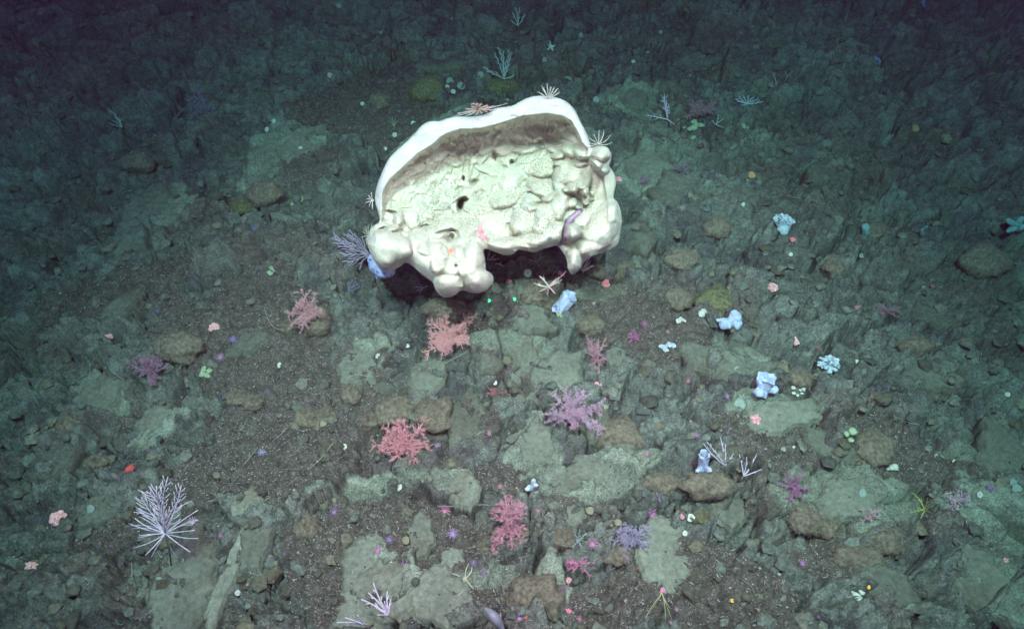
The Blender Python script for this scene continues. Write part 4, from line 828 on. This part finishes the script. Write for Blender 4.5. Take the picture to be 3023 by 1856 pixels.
# ---------------------------------------------------------------- star shaped anemones
ANEM = [(806,1229,13,PURP,'magenta'),(821,1201,8,PURP,'small magenta'),(532,1273,8,(.42,.2,.3),'rosy'),(661,1406,9,PURP,'purple'),(937,1294,11,(.25,.16,.29),'violet'),(911,1322,10,(.52,.24,.40),'pink violet'),(971,1360,12,(.36,.2,.38),'greyish violet'),(1027,1446,11,PURP,'dark purple'),
 (597,1335,9,DPUR,'dim purple'),(630,1089,11,(.28,.26,.38),'white dotted violet'),(682,1330,8,DPUR,'dim violet'),(1054,1073,10,(.42,.24,.40),'mauve'),(1069,1201,14,(.58,.20,.32),'crimson pink'),(1088,1280,14,(.36,.24,.40),'lilac long armed'),(1098,1342,12,PURP,'violet'),(1140,1353,10,(.24,.16,.30),'blue violet'),
 (1162,1377,9,(.24,.16,.28),'small violet'),(1228,1454,12,(.34,.16,.34),'deep purple'),(1426,1304,13,(.46,.22,.32),'rosy mauve'),(1371,1353,10,(.54,.2,.32),'pink'),(1357,1418,11,(.30,.15,.34),'narrow dark violet'),(1485,1335,9,DPUR,'dim violet'),(1174,1039,9,(.50,.24,.34),'pinkish'),(1409,1027,9,(.62,.22,.30),'bright rose'),
 (1203,1166,7,(.5,.22,.26),'small rosy'),(1295,1227,8,(.40,.2,.24),'dull rose'),(1250,1484,8,(.55,.28,.5),'pale magenta'),(1393,1487,9,(.42,.16,.24),'wine red'),(1136,1478,8,DPUR,'dim purple'),(1556,1092,9,(.42,.2,.28),'rosy'),(1704,1032,10,(.30,.15,.34),'violet'),(1677,1048,9,(.36,.18,.34),'mauve'),
 (1585,1194,11,(.30,.15,.34),'deep violet'),(1565,1230,13,(.40,.16,.30),'magenta tufted'),(1687,1194,10,(.44,.22,.32),'mauve pink'),(1484,1332,7,DPUR,'small dim'),(1928,1353,9,(.46,.2,.40),'purple ball'),(1903,1372,8,DPUR,'dim plum'),(1866,1404,12,(.34,.14,.22),'dark red'),(1749,1039,7,DPUR,'small plum'),
 (1628,1463,7,(.46,.24,.36),'tiny mauve'),(1616,1495,8,(.38,.24,.28),'pink tipped'),(2065,1339,9,(.42,.12,.18),'dull crimson'),(2379,1173,11,(.26,.15,.28),'dusky purple'),(2175,1442,9,DPUR,'dim plum'),(1972,1479,8,DPUR,'dim purple'),(2139,1065,9,BLUEP,'bluish'),(1661,669,8,DPUR,'dusky'),(1551,777,9,(.40,.12,.28),'crimson purple'),
 (1605,796,6,(.5,.2,.22),'tiny salmon'),(1559,957,8,(.56,.24,.28),'rose'),(1654,914,7,(.5,.2,.26),'small rose'),(1714,940,9,DPUR,'dusky violet'),(1743,960,9,(.34,.2,.32),'dusky mauve'),(614,547,10,BLUEP,'blue violet'),(566,587,7,DPUR,'small plum'),(383,747,9,BLUEP,'bluish purple'),(562,816,11,(.24,.16,.36),'spidery violet'),
 (531,858,11,(.38,.2,.32),'mauve star'),(538,951,9,BLUEP,'violet blue'),(645,940,8,BLUEP,'bluish'),(500,654,9,(.30,.10,.18),'dark red'),(238,1087,9,DPUR,'dim violet'),(365,1087,10,PURP,'purple'),(190,1218,9,DPUR,'dim plum'),(217,1249,9,DPUR,'dusky plum'),(269,1308,9,DPUR,'dusky purple'),(531,1285,7,(.42,.2,.3),'small rosy'),
 (503,1315,10,(.38,.2,.30),'dusty mauve'),(303,1356,8,DPUR,'dim purple'),(283,1149,9,DPUR,'dusky violet'),(1174,1070,7,DPUR,'small violet'),(2240,690,7,(.38,.16,.2),'dull red'),(463,1250,11,(.62,.42,.55),'pale pink'),(1428,728,6,(.6,.4,.4),'tiny pale')]
for i, (x, y, r, c, d) in enumerate(ANEM):
    anemone(x, y, r, c, d + ' star anemone', 300 + i, nt=12 if r < 10 else 16, long=1.15)

# ---------------------------------------------------------------- disc and button sponges
DISC = [(941,1359,13,0,'large round white'),(1291,921,7,1,'small pale ringed'),(1551,1158,10,1,'ringed pale green'),(961,1172,9,0,'cream dimpled'),(225,1226,10,2,'oval greenish'),(384,1395,12,2,'pale green'),(2073,1183,10,2,'pale green round'),(2443,1172,12,2,'round green'),(2435,1157,9,2,'smaller green'),
 (2063,630,6,2,'tiny green'),(2221,692,6,2,'tiny pale green'),(2059,870,5,0,'tiny pale'),(2423,947,6,0,'tiny white'),(1902,611,5,0,'tiny cream'),(1367,188,10,2,'bright green white'),(1523,150,5,0,'tiny bright'),(1396,90,6,2,'small dim green'),(1433,239,8,2,'glowing green'),(1558,127,5,2,'small dim green'),
 (1797,436,5,2,'tiny green'),(1787,491,5,0,'tiny whitish'),(1310,144,6,2,'small green'),(1589,77,5,2,'dim green'),(815,15,7,2,'dim teal'),(917,80,6,2,'dim teal'),(1090,45,7,2,'dim oval green'),(1166,44,5,2,'dim small green'),(1156,179,8,2,'oval teal'),(1075,209,6,0,'pale button'),(1082,194,9,2,'soft teal'),
 (1109,206,10,2,'pale teal'),(1090,220,6,0,'small teal'),(950,324,6,0,'white button'),(927,357,5,0,'tiny white'),(995,302,6,1,'ringed white'),(659,291,6,0,'pale round'),(643,311,6,0,'white and grey'),(723,356,5,0,'tiny pale'),(872,249,5,0,'tiny white'),(1222,236,5,2,'tiny green'),(910,855,7,1,'cream ringed'),
 (915,925,6,0,'cream button'),(674,876,7,0,'bluish white'),(1772,885,7,2,'pale green button'),(1777,970,15,2,'wide flat pale green'),(1456,978,8,3,'olive ball'),(801,1201,10,3,'olive ball'),(977,1296,10,3,'olive ball'),(899,1413,6,3,'yellowish'),(572,1423,7,0,'oval white'),(828,1072,7,0,'oval white'),(777,1017,8,3,'olive green'),
 (1419,1225,10,3,'tall olive'),(1486,1254,9,3,'mustard olive'),(1240,1218,9,2,'pale green button'),(1751,1058,9,2,'pale green round'),(1927,1027,9,2,'green pear shaped'),(1884,1079,6,2,'small green'),(1908,1076,5,0,'tiny white'),(1613,1325,6,2,'small oval green'),(1647,1280,7,0,'white speckled'),(1873,1382,7,2,'pale oval'),
 (1908,1282,6,2,'small green'),(1661,1242,10,1,'golden ringed'),(2251,1094,6,2,'small green'),(2294,1108,6,0,'cream button'),(2355,1187,8,1,'ringed teal'),(1292,1244,4,0,'tiny white'),(1191,922,6,0,'cream oval'),(980,830,5,0,'tiny grey white'),(1445,491,5,0,'tiny'),(1270,655,10,0,'grey white pebble like'),(1050,640,0,0,'')]
for i, (x, y, r, k, d) in enumerate(DISC):
    if r: disc_sponge(x, y, r, d + ' disc sponge', 500 + i, [M_CREAM, M_CREAM, cmat('green_disc_flesh', (.19, .25, .21)), cmat('olive_flesh', (.19, .18, .11))][k], k == 1)
for (x, y, r, c, d) in [(2089, 1410, 5, (.8, .45, .05), 'tiny yellow orange'), (1761, 1442, 5, (.65, .35, .08), 'tiny orange'), (1807, 420, 9, (.42, .22, .10), 'dull orange'), (2205, 300, 9, (.30, .20, .10), 'rusty')]:
    disc_sponge(x, y, r, d + ' button sponge', int(x), cmat('button_flesh', c))

# ---------------------------------------------------------------- lobed sponges
for i, (x, y, w_, h_, d, m_, n_, an) in enumerate([(1668,306,52,24,'bright green lumpy',M_GREENISH,11,-15),(1674,333,34,20,'bright green oval',M_GREENISH,6,0),(1790,305,28,18,'dull green lumpy',M_GREENISH,6,0),(1922,938,46,16,'cream lumpy',M_CREAM,7,-5),(1638,770,28,20,'pale leafy',M_CREAM,6,0),
 (1347,757,20,18,'lime green chunky',cmat('lime_flesh',(.30,.38,.20)),3,0),(2041,1055,28,42,'pale green creeping',M_GREENISH,8,20),(2141,1118,36,24,'pale green leafy',M_CREAM,7,0),(2061,1428,34,26,'pale green shelly',M_CREAM,7,0),(455,1358,56,20,'pale green shelf like',M_CREAM,9,-8),(650,648,24,36,'yellow green leafy',M_GREENISH,6,20),
 (1600,838,46,22,'whitish crumbly',M_PALEB,8,10),(498,900,28,22,'teal crusty',M_GREENISH,5,0),(1688,755,20,20,'faint green tufted',M_CREAM,5,0),(720,480,60,24,'yellowish green crusty',M_GREENISH,8,-10),(1340,720,24,30,'grey green knobbly',M_GREENISH,5,0),(2072,950,20,20,'pale green crumb like',M_GREENISH,5,0)]):
    lobed_sponge(x, y, w_, h_, d + ' sponge', 600 + i, m_, n_, ang=an)

# ---------------------------------------------------------------- blue and white tube sponges
tube_sponge(1360, 740, [(1345,745,1372,710,16,17,1),(1350,742,1336,742,12,9,1),(1362,728,1378,705,10,9,0),(1352,722,1362,704,8,7,0)], 'blue sponge with two dark slotted mouths', 1)
tube_sponge(1758, 780, [(1758,776,1776,760,12,13,0),(1752,776,1738,780,12,14,0),(1764,782,1776,776,12,13,0),(1750,774,1726,770,8,6,0),(1765,768,1770,752,9,11,0)], 'pale blue sponge of four soft lobes beside the ringed boulder', 2)
tube_sponge(1836, 945, [(1834,946,1845,908,14,21,1),(1838,930,1868,938,12,10,0),(1830,940,1822,945,13,12,0),(1838,925,1832,915,12,14,0)], 'tall stacked pale blue sponge with one wide mouth', 3)
tube_sponge(1886, 548, [(1884,548,1874,524,10,13,1),(1888,548,1900,530,10,12,1),(1884,546,1884,556,10,12,0),(1886,542,1890,520,8,9,0)], 'white folded sponge with several ruffled mouths', 4, M_PALEB)
_R = random.Random(77)
tube_sponge(1998, 880, [(1996 + _R.uniform(-8, 8), 878 + _R.uniform(-6, 6), 1997 + 27 * math.cos(a) * _R.uniform(.55, 1.05), 874 + 22 * math.sin(a) * _R.uniform(.55, 1.05), _R.uniform(4, 7), _R.uniform(3.5, 7), int(_R.random() > .75)) for a in [k * .42 for k in range(15)]] + [(1992,880,1990,868,11,9,1),(2002,880,2006,872,9,8,1)], 'frilly bluish white sponge with crinkled lobes', 5, M_PALEB)
tube_sponge(1692, 1130, [(1692,1130,1694,1092,11,12,1),(1690,1126,1678,1132,8,7,0),(1694,1126,1708,1131,8,7,0)], 'upright smooth blue vase sponge with a flared foot', 6, hgt=.03)
tube_sponge(2082, 560, [(2082,566,2082,542,8,9,0),(2084,556,2090,548,5,5,0),(2080,550,2077,541,5,4,0)], 'teal spindle shaped sponge', 7, cmat('teal_flesh', (.15, .30, .29)))
tube_sponge(2220, 558, [(2216,566,2218,552,4,4,0),(2218,554,2230,544,3,3,0)], 'small teal forked sponge', 71, cmat('teal_flesh', (.15, .30, .29)))
tube_sponge(2440, 545, [(2446,545,2424,530,9,7,0),(2440,548,2424,556,8,6,0),(2444,545,2458,524,8,7,0),(2446,550,2462,545,8,8,0)], 'teal branching sponge at the right edge', 8, cmat('teal_flesh', (.15, .30, .29)))
tube_sponge(2088, 160, [(2080,162,2076,145,14,16,0),(2096,162,2102,144,14,17,0)], 'dim blue sponge of two round lobes in the far dark', 9, cmat('dim_blue_flesh', (.16, .18, .36)))
tube_sponge(1280, 1172, [(1282,1174,1284,1154,7,6,0),(1278,1172,1268,1176,7,7,0),(1284,1170,1290,1166,6,6,0)], 'small cloudy pale blue sponge', 10, M_PALEB)
tube_sponge(2220, 12, [(2220,16,2220,4,5,5,0)], 'tiny dim blue sponge bud', 11, cmat('dim_blue_flesh', (.16, .18, .36)))
def under_lobe_sponge():
    p, mpp = at(918, 655); dep = (ray(918, 650, 3.0) - CAM).dot(FWD); root = empty('porous_sponge', p, 'pale blue porous sponge hanging under the left lobe of the giant sponge', 'sponge')
    m_ = mat('porous_blue_flesh', (0.33, 0.37, 0.56), 0.8, 0.15, 60, 0.5, 160, spots=(0.05, 0.06, 0.12), spot_scale=70, spot_size=0.30)
    mb = MB(); V = []
    for i, (x, y, r, dd) in enumerate([(897, 622, 12, 2.99), (903, 640, 16, 2.98), (920, 650, 18, 2.98), (935, 650, 15, 2.98), (912, 655, 14, 3.02), (925, 640, 22, 3.03)]):
        MB().ball(ray(x, y, dd) - p, r * mpp, 20, 14, noise=.16, seed=i).build('lobe', m_, root)
    MB().tube([Vector((0, .02, -.02)), ray(925, 648, 3.04) - p], [.03, .035], 10).build('stalk', m_, root)
under_lobe_sponge()

# ---------------------------------------------------------------- fans, twigs and whips
_q = random.Random(5); _pl = [(395 + math.cos(a) * 88 * _q.uniform(.72, 1.06), 1262 - math.sin(a) * 92 * _q.uniform(.72, 1.06)) for a in [math.radians(t) for t in (8, 22, 38, 52, 128, 140, 150, 158, 164, 170, 176, 182, 188, 196, 205, 216, 230, 246, 300, 318, 335, 350, 0)]]
fan(410, 1360, (398, 1282), [(404,1146),(376,1168),(436,1166),(340,1196),(352,1180)], 'big pinkish white bamboo like sea fan of long curved fronds', 22, tw=36, spacing=8, r=1.5, lift=.18, depth=.12, side=(1, -1), ang=44, bow=.22, plain=_pl)
fan(905, 625, (888, 612), [(802,568),(812,590),(836,562),(822,612),(832,634),(856,642),(818,578),(850,572)], 'greyish pink sea fan spreading from behind the left lobe of the giant sponge', 22, tw=30, spacing=8, r=1.8, lift=.07, depth=.05, ang=32, bow=.15, material=cmat('purple_fan', (.34, .27, .34)))
fan(1218, 215, (1212, 190), [(1198,112),(1210,120),(1188,125),(1225,118),(1230,125),(1162,160),(1172,170),(1238,182),(1218,140)], 'feathery pale teal sea fan behind the giant sponge', 23, tw=14, spacing=8, r=1.0, material=M_FANT, ang=35, lift=.06)
fan(1248, 80, (1246, 62), [(1240,18),(1250,16),(1232,30),(1262,34),(1228,50)], 'dim feathery sea fan near the top edge', 24, tw=10, spacing=8, r=1.0, material=M_FANT, ang=35, lift=.05)
fan(1622, 300, (1606, 288), [(1590,228),(1598,226),(1552,278),(1608,250),(1602,240),(1622,300)], 'twiggy branched pale coral right of the giant sponge', 25, tw=13, spacing=9, r=1.2, material=M_FAN, ang=70, lift=.05, name='twig_coral')
fan(1762, 1155, (1745, 1120), [(1692,1066),(1700,1062),(1733,1052),(1745,1068),(1720,1082),(1765,1090),(1725,1120)], 'sparse white twig coral behind the blue vase sponge', 26, tw=12, spacing=16, r=1.2, lift=.05, name='twig_coral', ang=35)
fan(1770, 1160, (1788, 1145), [(1778,1092),(1786,1092),(1820,1092),(1814,1114),(1832,1128),(1796,1098),(1790,1142)], 'sparse twig coral of straight white sticks', 27, tw=8, spacing=20, r=1.3, lift=.06, name='twig_coral', ang=35)
fan(835, 722, (838, 700), [(838,676),(848,672),(856,674),(862,680),(866,688),(860,694),(846,690)], 'small dark blue grey sea fan with raked branches', 28, tw=8, spacing=7, r=1.0, lift=.04, material=cmat('dark_fan', (.20, .20, .30)), ang=30)
fan(1024, 700, (1018, 692), [(996,690),(1000,700),(1010,706),(1006,682),(1030,686)], 'small grey twig coral in the shadow of the hanging lobe', 29, tw=7, spacing=9, r=.8, lift=.05, name='twig_coral')
fan(1312, 705, (1320, 690), [(1284,680),(1298,664),(1340,668),(1336,706),(1352,672),(1298,700),(1318,712),(1362,652)], 'pinkish white twig coral cluster under the giant sponge', 30, tw=11, spacing=14, r=2.1, lift=.2, name='twig_coral', ang=45, material=cmat('pale_twig', (.52, .38, .35)))
fan(1398, 660, (1402, 652), [(1392,632),(1420,628),(1428,638),(1412,644),(1418,620)], 'small pinkish white twig coral beside the pointed lobe', 31, tw=9, spacing=9, r=1.7, lift=.15, name='twig_coral', material=cmat('pale_twig', (.52, .38, .35)))
fan(1200, 640, (1172, 628), [(1192,612),(1200,622),(1214,640),(1180,600),(1190,646)], 'pink white twig coral behind the hanging lobe', 32, tw=9, spacing=12, r=1.9, lift=.1, name='twig_coral', material=cmat('pale_twig', (.52, .38, .35)))
fan(960, 1500, (935, 1478), [(868,1440),(885,1424),(898,1400),(932,1420),(925,1445),(905,1460),(908,1478),(940,1440)], 'curled white coral strands rising at the bottom of the picture', 33, tw=14, spacing=22, r=2.2, lift=.12, name='strand_coral', ang=40)
fan(905, 1500, (880, 1502), [(810,1496),(830,1484),(860,1478)], 'low white coral strand at the bottom edge', 34, tw=0, r=2.4, lift=.06, name='strand_coral')
fan(293, 300, (294, 306), [(262,262),(272,268),(262,296),(285,280),(270,290)], 'faint sea fan in the far left gloom', 35, tw=8, spacing=10, r=.9, material=M_FANT, lift=.05)
fan(2255, 1245, (2225, 1225), [(2196,1185),(2210,1200),(2232,1196),(2206,1222),(2190,1232),(2215,1245),(2245,1215)], 'yellow green tuft of thin whips', 36, tw=10, spacing=14, r=.9, material=cmat('yellow_green_whip', (.36, .42, .10)), lift=.05, name='whip_tuft')
fan(1290, 632, (1290, 632), [(1272,622),(1280,610),(1290,606),(1302,606),(1308,616),(1276,636),(1284,645),(1300,640)], 'bristly olive bush under the giant sponge', 37, tw=9, spacing=6, r=.9, material=cmat('olive_bristle', (.24, .27, .16)), lift=.04, name='bristle_bush')
fan(1600, 1500, (1592, 1425), [(1552,1485),(1568,1465),(1612,1462),(1618,1492),(1600,1490)], 'yellowish thin whips spreading below a pink knob', 38, tw=0, r=.9, material=cmat('yellow_whip', (.42, .40, .20)), lift=.04, name='whip_tuft', stem=False)
fan(1790, 245, (1795, 250), [(1768,238),(1776,230),(1788,228),(1800,230),(1814,232),(1828,236),(1835,244),(1780,256),(1800,262)], 'whitish tufted coral in the right distance', 39, tw=9, spacing=6, r=1.2, material=M_PALEB, lift=.03)
fan(1720, 300, (1722, 300), [(1728,276),(1740,286),(1742,308),(1712,290)], 'thin pale sprig in the right distance', 40, tw=6, spacing=10, r=.8, material=M_FANT, lift=.03, name='sprig')
fan(1392, 1300, (1392, 1300), [(1370,1280),(1380,1275),(1395,1272),(1410,1280),(1415,1296),(1366,1296),(1375,1315),(1400,1318)], 'low grey green feathery tuft', 41, tw=8, spacing=6, r=.8, material=M_FANT, lift=.02, name='feathery_tuft')
fan(540, 465, (540, 470), [(530,456),(540,452),(548,458),(556,470),(526,470)], 'small green fern like tuft', 42, tw=5, spacing=6, r=.8, material=M_GREENISH, lift=.02, name='feathery_tuft')
fan(947, 300, (947, 304), [(938,282),(944,280),(952,280),(960,286),(934,290)], 'small green tuft left of the giant sponge', 43, tw=5, spacing=8, r=.8, material=M_GREENISH, lift=.02, name='feathery_tuft')
for i, (pts, d) in enumerate([([(1490,424),(1494,400),(1503,374)],'straight white whip rising from a pink coral'),([(1597,487),(1612,480),(1625,468),(1635,450)],'curved pale whip'),([(665,193),(690,199),(710,197),(730,185)],'curved pale whip in the upper left'),([(590,1305),(588,1330),(575,1355)],'short pale whip'),
 ([(200,905),(215,880),(228,860)],'thin straight whip in the dark left'),([(430,888),(440,874),(452,872),(460,878)],'arched white worm tube'),([(690,795),(660,790),(645,770),(635,740)],'thin curved whip by a boulder'),([(838,906),(865,900),(890,905)],'white straggling worm tube'),([(800,1065),(775,1100),(740,1130)],'thin grey whip on brown grit'),
 ([(1052,1216),(1110,1218),(1150,1212),(1178,1214)],'long yellowish whip beside the pink coral'),([(1068,875),(1090,862),(1120,848),(1130,838)],'thin grey whip across the stones'),([(1140,1050),(1155,1040),(1165,1036)],'short pale worm tube'),([(2150,1000),(2180,1015),(2210,1020)],'faint thin whip'),([(1925,905),(1945,935),(1965,960)],'thin greenish whip at the frilly sponge'),
 ([(1890,470),(1930,478),(1965,483)],'thin straight pale rod'),([(620,1075),(600,1100),(585,1118)],'pale thread on gravel'),([(690,1028),(670,1050),(655,1060)],'pale thread on brown grit'),([(480,845),(440,850),(400,845)],'thin grey thread'),([(255,870),(270,895),(300,915)],'thin curved thread'),([(540,1180),(520,1200),(500,1205)],'curly pale thread'),
 ([(1345,640),(1330,660),(1322,680)],'thin pale stalk under the giant sponge'),([(650,1195),(625,1210),(600,1215)],'short white thread'),([(1490,170),(1492,150),(1496,135)],'short pale whip in the distance'),([(1216,250),(1213,228),(1212,205)],'slender whip rising behind the lip'),([(1237,248),(1243,232),(1246,218)],'slender pale whip behind the lip')]):
    whip(0, pts, d, seed=i)
whip(0, [(316, 1352), (318, 1372), (316, 1392)], 'upright short yellowish whip', r=1.2)

# ---------------------------------------------------------------- animals on the giant sponge
def crinoid(px, py, tips, desc, seed, material, r=1.0, curl=.3, name='feather_star', on=True, pin=True):
    R = random.Random(seed)
    p, mpp = on_sponge(px, py, 0.004) if on else at(px, py); dep = (p - CAM).dot(FWD); root = empty(name, p, desc, 'feather star')
    MB().ball((0, 0, 0), 3 * mpp * r, 8, 6).build('disc', material, root)
    for i, (tx, ty, cv) in enumerate(tips):
        T = ray(tx, ty, dep - R.uniform(.0, .05)) - p; n = T.cross(FWD).normalized(); mid = T * .5 + n * cv * T.length - FWD * .02
        pts = [mid * (2 * s * (1 - s)) + T * (s * s) for s in [k / 7 for k in range(8)]]; mb = MB(); twig(mb, pts, r * mpp * 1.0, r * mpp * .5, 5)
        if pin:
            for k in range(2, 8):
                d = (pts[k] - pts[k - 1]).normalized(); s = d.cross(FWD).normalized()
                for sg in (1, -1): mb.tube([pts[k], pts[k] + (s * sg + d).normalized() * 3.2 * mpp], [r * mpp * .35, r * mpp * .2], 4, cap=False)
        mb.build('arm', material, root)
    return root
crinoid(1320, 238, [(1304,208,.1),(1316,203,.05),(1325,210,.0),(1333,210,-.05),(1341,214,-.08),(1346,222,-.12),(1308,215,.08),(1296,222,.1)], 'white feather star standing on top of the giant sponge lip', 1, M_CRIN, .7)
crinoid(1440, 346, [(1416,330,.15),(1428,322,.12),(1441,312,.05),(1452,312,-.2),(1468,325,-.25),(1473,342,-.3),(1412,342,.2),(1408,350,.2)], 'white feather star with long curled arms on the right knob', 2, M_CRIN, .7, pin=False)
crinoid(897, 482, [(878,488,.1),(882,478,0),(888,498,-.1),(896,503,0),(893,462,0),(886,468,.1)], 'small white feather star on the left edge of the giant sponge', 3, M_CRIN, .8, pin=False)
crinoid(888, 566, [(880,545,.1),(888,538,.1),(895,536,-.1),(872,556,.1),(868,570,.1),(876,580,.1),(882,590,-.1),(874,548,0)], 'dull feather star with thin arms clinging to the left lobe', 4, cmat('dull_arm', (.42, .42, .34)), .8, pin=False)
R_ = random.Random(9)
crinoid(1152, 262, [(1152 + 34 * math.cos(a) * R_.uniform(.5, 1), 262 + 20 * math.sin(a) * R_.uniform(.5, 1), R_.uniform(-.3, .3)) for a in [k * .45 for k in range(14)]], 'reddish feather star sprawled over the lip of the giant sponge', 5, M_RFEATH, 1.2)
crinoid(1150, 264, [(1088,280,.1),(1100,272,.12),(1112,284,.1),(1222,248,-.1),(1210,252,-.08),(1200,262,-.1),(1096,276,.0),(1120,262,.1),(1190,254,-.1),(1130,278,.1)], 'thin whiskery brittle star stretched along the lip beneath the reddish feather star', 6, M_CRIN, .55, pin=False, name='basket_star')
crinoid(1157, 562, [(1150,541,.1),(1157,538,0),(1164,545,0),(1145,555,.1),(1148,572,.1),(1160,583,0),(1170,580,-.1),(1175,570,-.1),(1165,556,.1),(1170,588,.1),(1150,548,0),(1178,575,.1)], 'pink many armed brittle star in the lower fold of the giant sponge', 7, cmat('pink_arm', (.80, .32, .36)), 2.2, pin=False, name='brittle_star')
def brittle(px, py, arms, desc, material, r=2.0):
    p, mpp = at(px, py); root = empty('brittle_star', p + Vector((0, 0, .006)), desc, 'brittle star')
    MB().ball((0, 0, 0), 6 * mpp, 12, 6, (1, 1, .5)).build('disc', material, root)
    for arm in arms:
        V = [Vector((0, 0, 0))]
        for (x, y) in arm: q, _ = at(x, y); V.append(q + Vector((0, 0, .008)) - p)
        W = [V[0]]
        for a, b in zip(V[:-1], V[1:]): W += [a * .7 + b * .3, a * .3 + b * .7]
        V = W + [V[-1]]; MB().tube(V, [r * mpp * (1 - .6 * i / len(V)) for i in range(len(V))], 6).build('arm', material, root)
brittle(1119, 1394, [[(1105,1388),(1088,1382)],[(1120,1375),(1128,1358)],[(1134,1380),(1136,1366)],[(1112,1415),(1116,1425),(1100,1436)],[(1128,1406),(1140,1420)]], 'beige five armed brittle star on the bottom rock', M_BEIGE, 2.2)
brittle(1325, 118, [[(1316,110)],[(1322,104)],[(1334,116)],[(1330,128)],[(1316,126)]], 'pale small starfish in the distance behind the giant sponge', cmat('pale_star', (.45, .55, .45)), 3.0)

def anem_on(px, py, r, col, desc, seed): 
    p, mpp = on_sponge(px, py, 0.0); return anemone(px, py, r, col, desc, seed, p=p, mpp=mpp, ax=(-FWD + Vector((0, 0, .3))).normalized(), flatd=2.5, nt=12, long=.5)
o = anem_on(1085, 604, 11, (.85, .30, .20), 'x', 5); o['label'] = 'orange pink anemone inside a cup fold of the giant sponge'
def fish(path, radii, desc, material, mpp, name='fish', deep=1.25, eye=True, fins=True):
    root = empty(name, path[0], desc, 'fish'); V = [Vector(q) - Vector(path[0]) for q in path]
    for _ in range(2):
        W = [V[0]]; Rr = [radii[0]]
        for i in range(len(V) - 1): W += [V[i] * .75 + V[i + 1] * .25, V[i] * .25 + V[i + 1] * .75]; Rr += [radii[i] * .75 + radii[i + 1] * .25, radii[i] * .25 + radii[i + 1] * .75]
        V = W + [V[-1]]; radii = Rr + [radii[-1]]
    MB().tube(V, [r * mpp for r in radii], 14).build('body', material, root)
    d = (V[0] - V[3]).normalized(); s = d.cross(FWD).normalized(); h = radii[4] * mpp
    if eye:
        for sg in (1, -1): MB().ball(V[3] * .7 + V[4] * .3 - FWD * h * .75 + s * sg * h * .45, h * .33, 10, 8).build('eye', M_EYE, root)
    if fins:
        k = len(V) // 3; fb = MB(); fb.tube([V[k] + s * h * .6, V[k] + s * h * 1.6 - d * h, V[k] + s * h * 2.0 - d * h * 2.0], [h * .35, h * .28, h * .08], 8); fb.build('pectoral_fin', material, root)
        df = MB()
        for i in range(k, len(V) - 1): df.tube([V[i] - s * radii[i] * mpp * .8, V[i] - s * radii[i] * mpp * 1.25 - d * h * .2, V[i + 1] - s * radii[i + 1] * mpp * .8], [h * .10, h * .05, h * .10], 4)
        df.build('dorsal_fin', material, root)
    return root
FP = []
for (x, y) in [(1401, 503), (1392, 511), (1380, 521), (1368, 532), (1361, 548), (1362, 566), (1355, 580), (1344, 592)]:
    q, m_ = on_sponge(x, y, 0.0); FP.append(q)
fd = np.array([(q - CAM).dot(FWD) for q in FP]); fd = np.minimum(fd, fd.mean()) - 0.012; xs = [(1401, 503), (1392, 511), (1380, 521), (1368, 532), (1361, 548), (1362, 566), (1355, 580), (1344, 592)]
fish([ray(x, y, float(dd)) for (x, y), dd in zip(xs, fd)], [3.2, 6.5, 8.0, 7.2, 5.6, 4.6, 4.0, 1.5], 'purplish brown eel like fish resting head up in a groove of the giant sponge', M_FISH, D0 / F, 'eelpout_fish')
p, m_ = at(1190, 1490); dp = (p - CAM).dot(FWD) - .12
fish([ray(1210, 1515, dp), ray(1203, 1502, dp), ray(1194, 1490, dp - .01), ray(1184, 1478, dp - .01), ray(1174, 1468, dp), ray(1166, 1460, dp)], [5, 10, 13, 12, 8, 2], 'blurred grey fish swimming close to the camera at the bottom edge', M_GFISH, dp / F, 'grey_fish', eye=False)
q1, _ = on_sponge(1383, 612, .004); q2, _ = on_sponge(1420, 598, .004); q3, _ = on_sponge(1480, 575, .004)
MBt = MB(); PT = []
for k in range(13):
    s = k / 12; x = 1383 + 102 * s; y = 612 - 36 * s + 5 * math.sin(3 * s); q, _ = on_sponge(x, y, .004); PT.append(q)
o = MBt.tube([q - PT[0] for q in PT], .0014, 5).build('sea_whip', cmat('pink_whip', (.75, .35, .35))); o.location = PT[0]
setp(o, 'thin pink thread lying across the right side lobe of the giant sponge', 'sea whip')

# ---------------------------------------------------------------- the two green ranging beams of the vehicle
for (x, y) in ((1177, 723), (1237, 728)):
    p, mpp = at(x, y); src = CAM + Vector((.05, .1, .12)) + RT * ((x - 1207) / 60 * .10); d = (p - src).length
    l = lamp('laser_lamp', src, p, 26000, (0.0, 1.0, 0.30), 1.0, .3, .001); l.scale = (.24, .24, 1)
# ---------------------------------------------------------------- the water itself
def haze():
    mb = MB(); x0, x1, y0, y1, z0, z1 = -31, 31, -13, 46, -1.6, 4.2
    v = [(x, y, z) for z in (z0, z1) for y in (y0, y1) for x in (x0, x1)]
    f = [(0, 2, 3, 1), (4, 5, 7, 6), (0, 1, 5, 4), (2, 6, 7, 3), (0, 4, 6, 2), (1, 3, 7, 5)]
    m = bpy.data.materials.new('sea_water'); m.use_nodes = True; nt = m.node_tree; nt.nodes.remove(nt.nodes['Principled BSDF'])
    pv = nt.nodes.new('ShaderNodeVolumePrincipled'); pv.inputs['Color'].default_value = (0.24, 0.045, 0.14, 1); pv.inputs['Absorption Color'].default_value = (0.0, 0.80, 0.78, 1)
    pv.inputs['Density'].default_value = 0.115; pv.inputs['Anisotropy'].default_value = 0.65
    nt.links.new(pv.outputs[0], nt.nodes['Material Output'].inputs['Volume'])
    o = npmesh('haze', v, f, m, None, False); setp(o, 'dim blue green sea water', 'haze', kind='stuff')
haze()
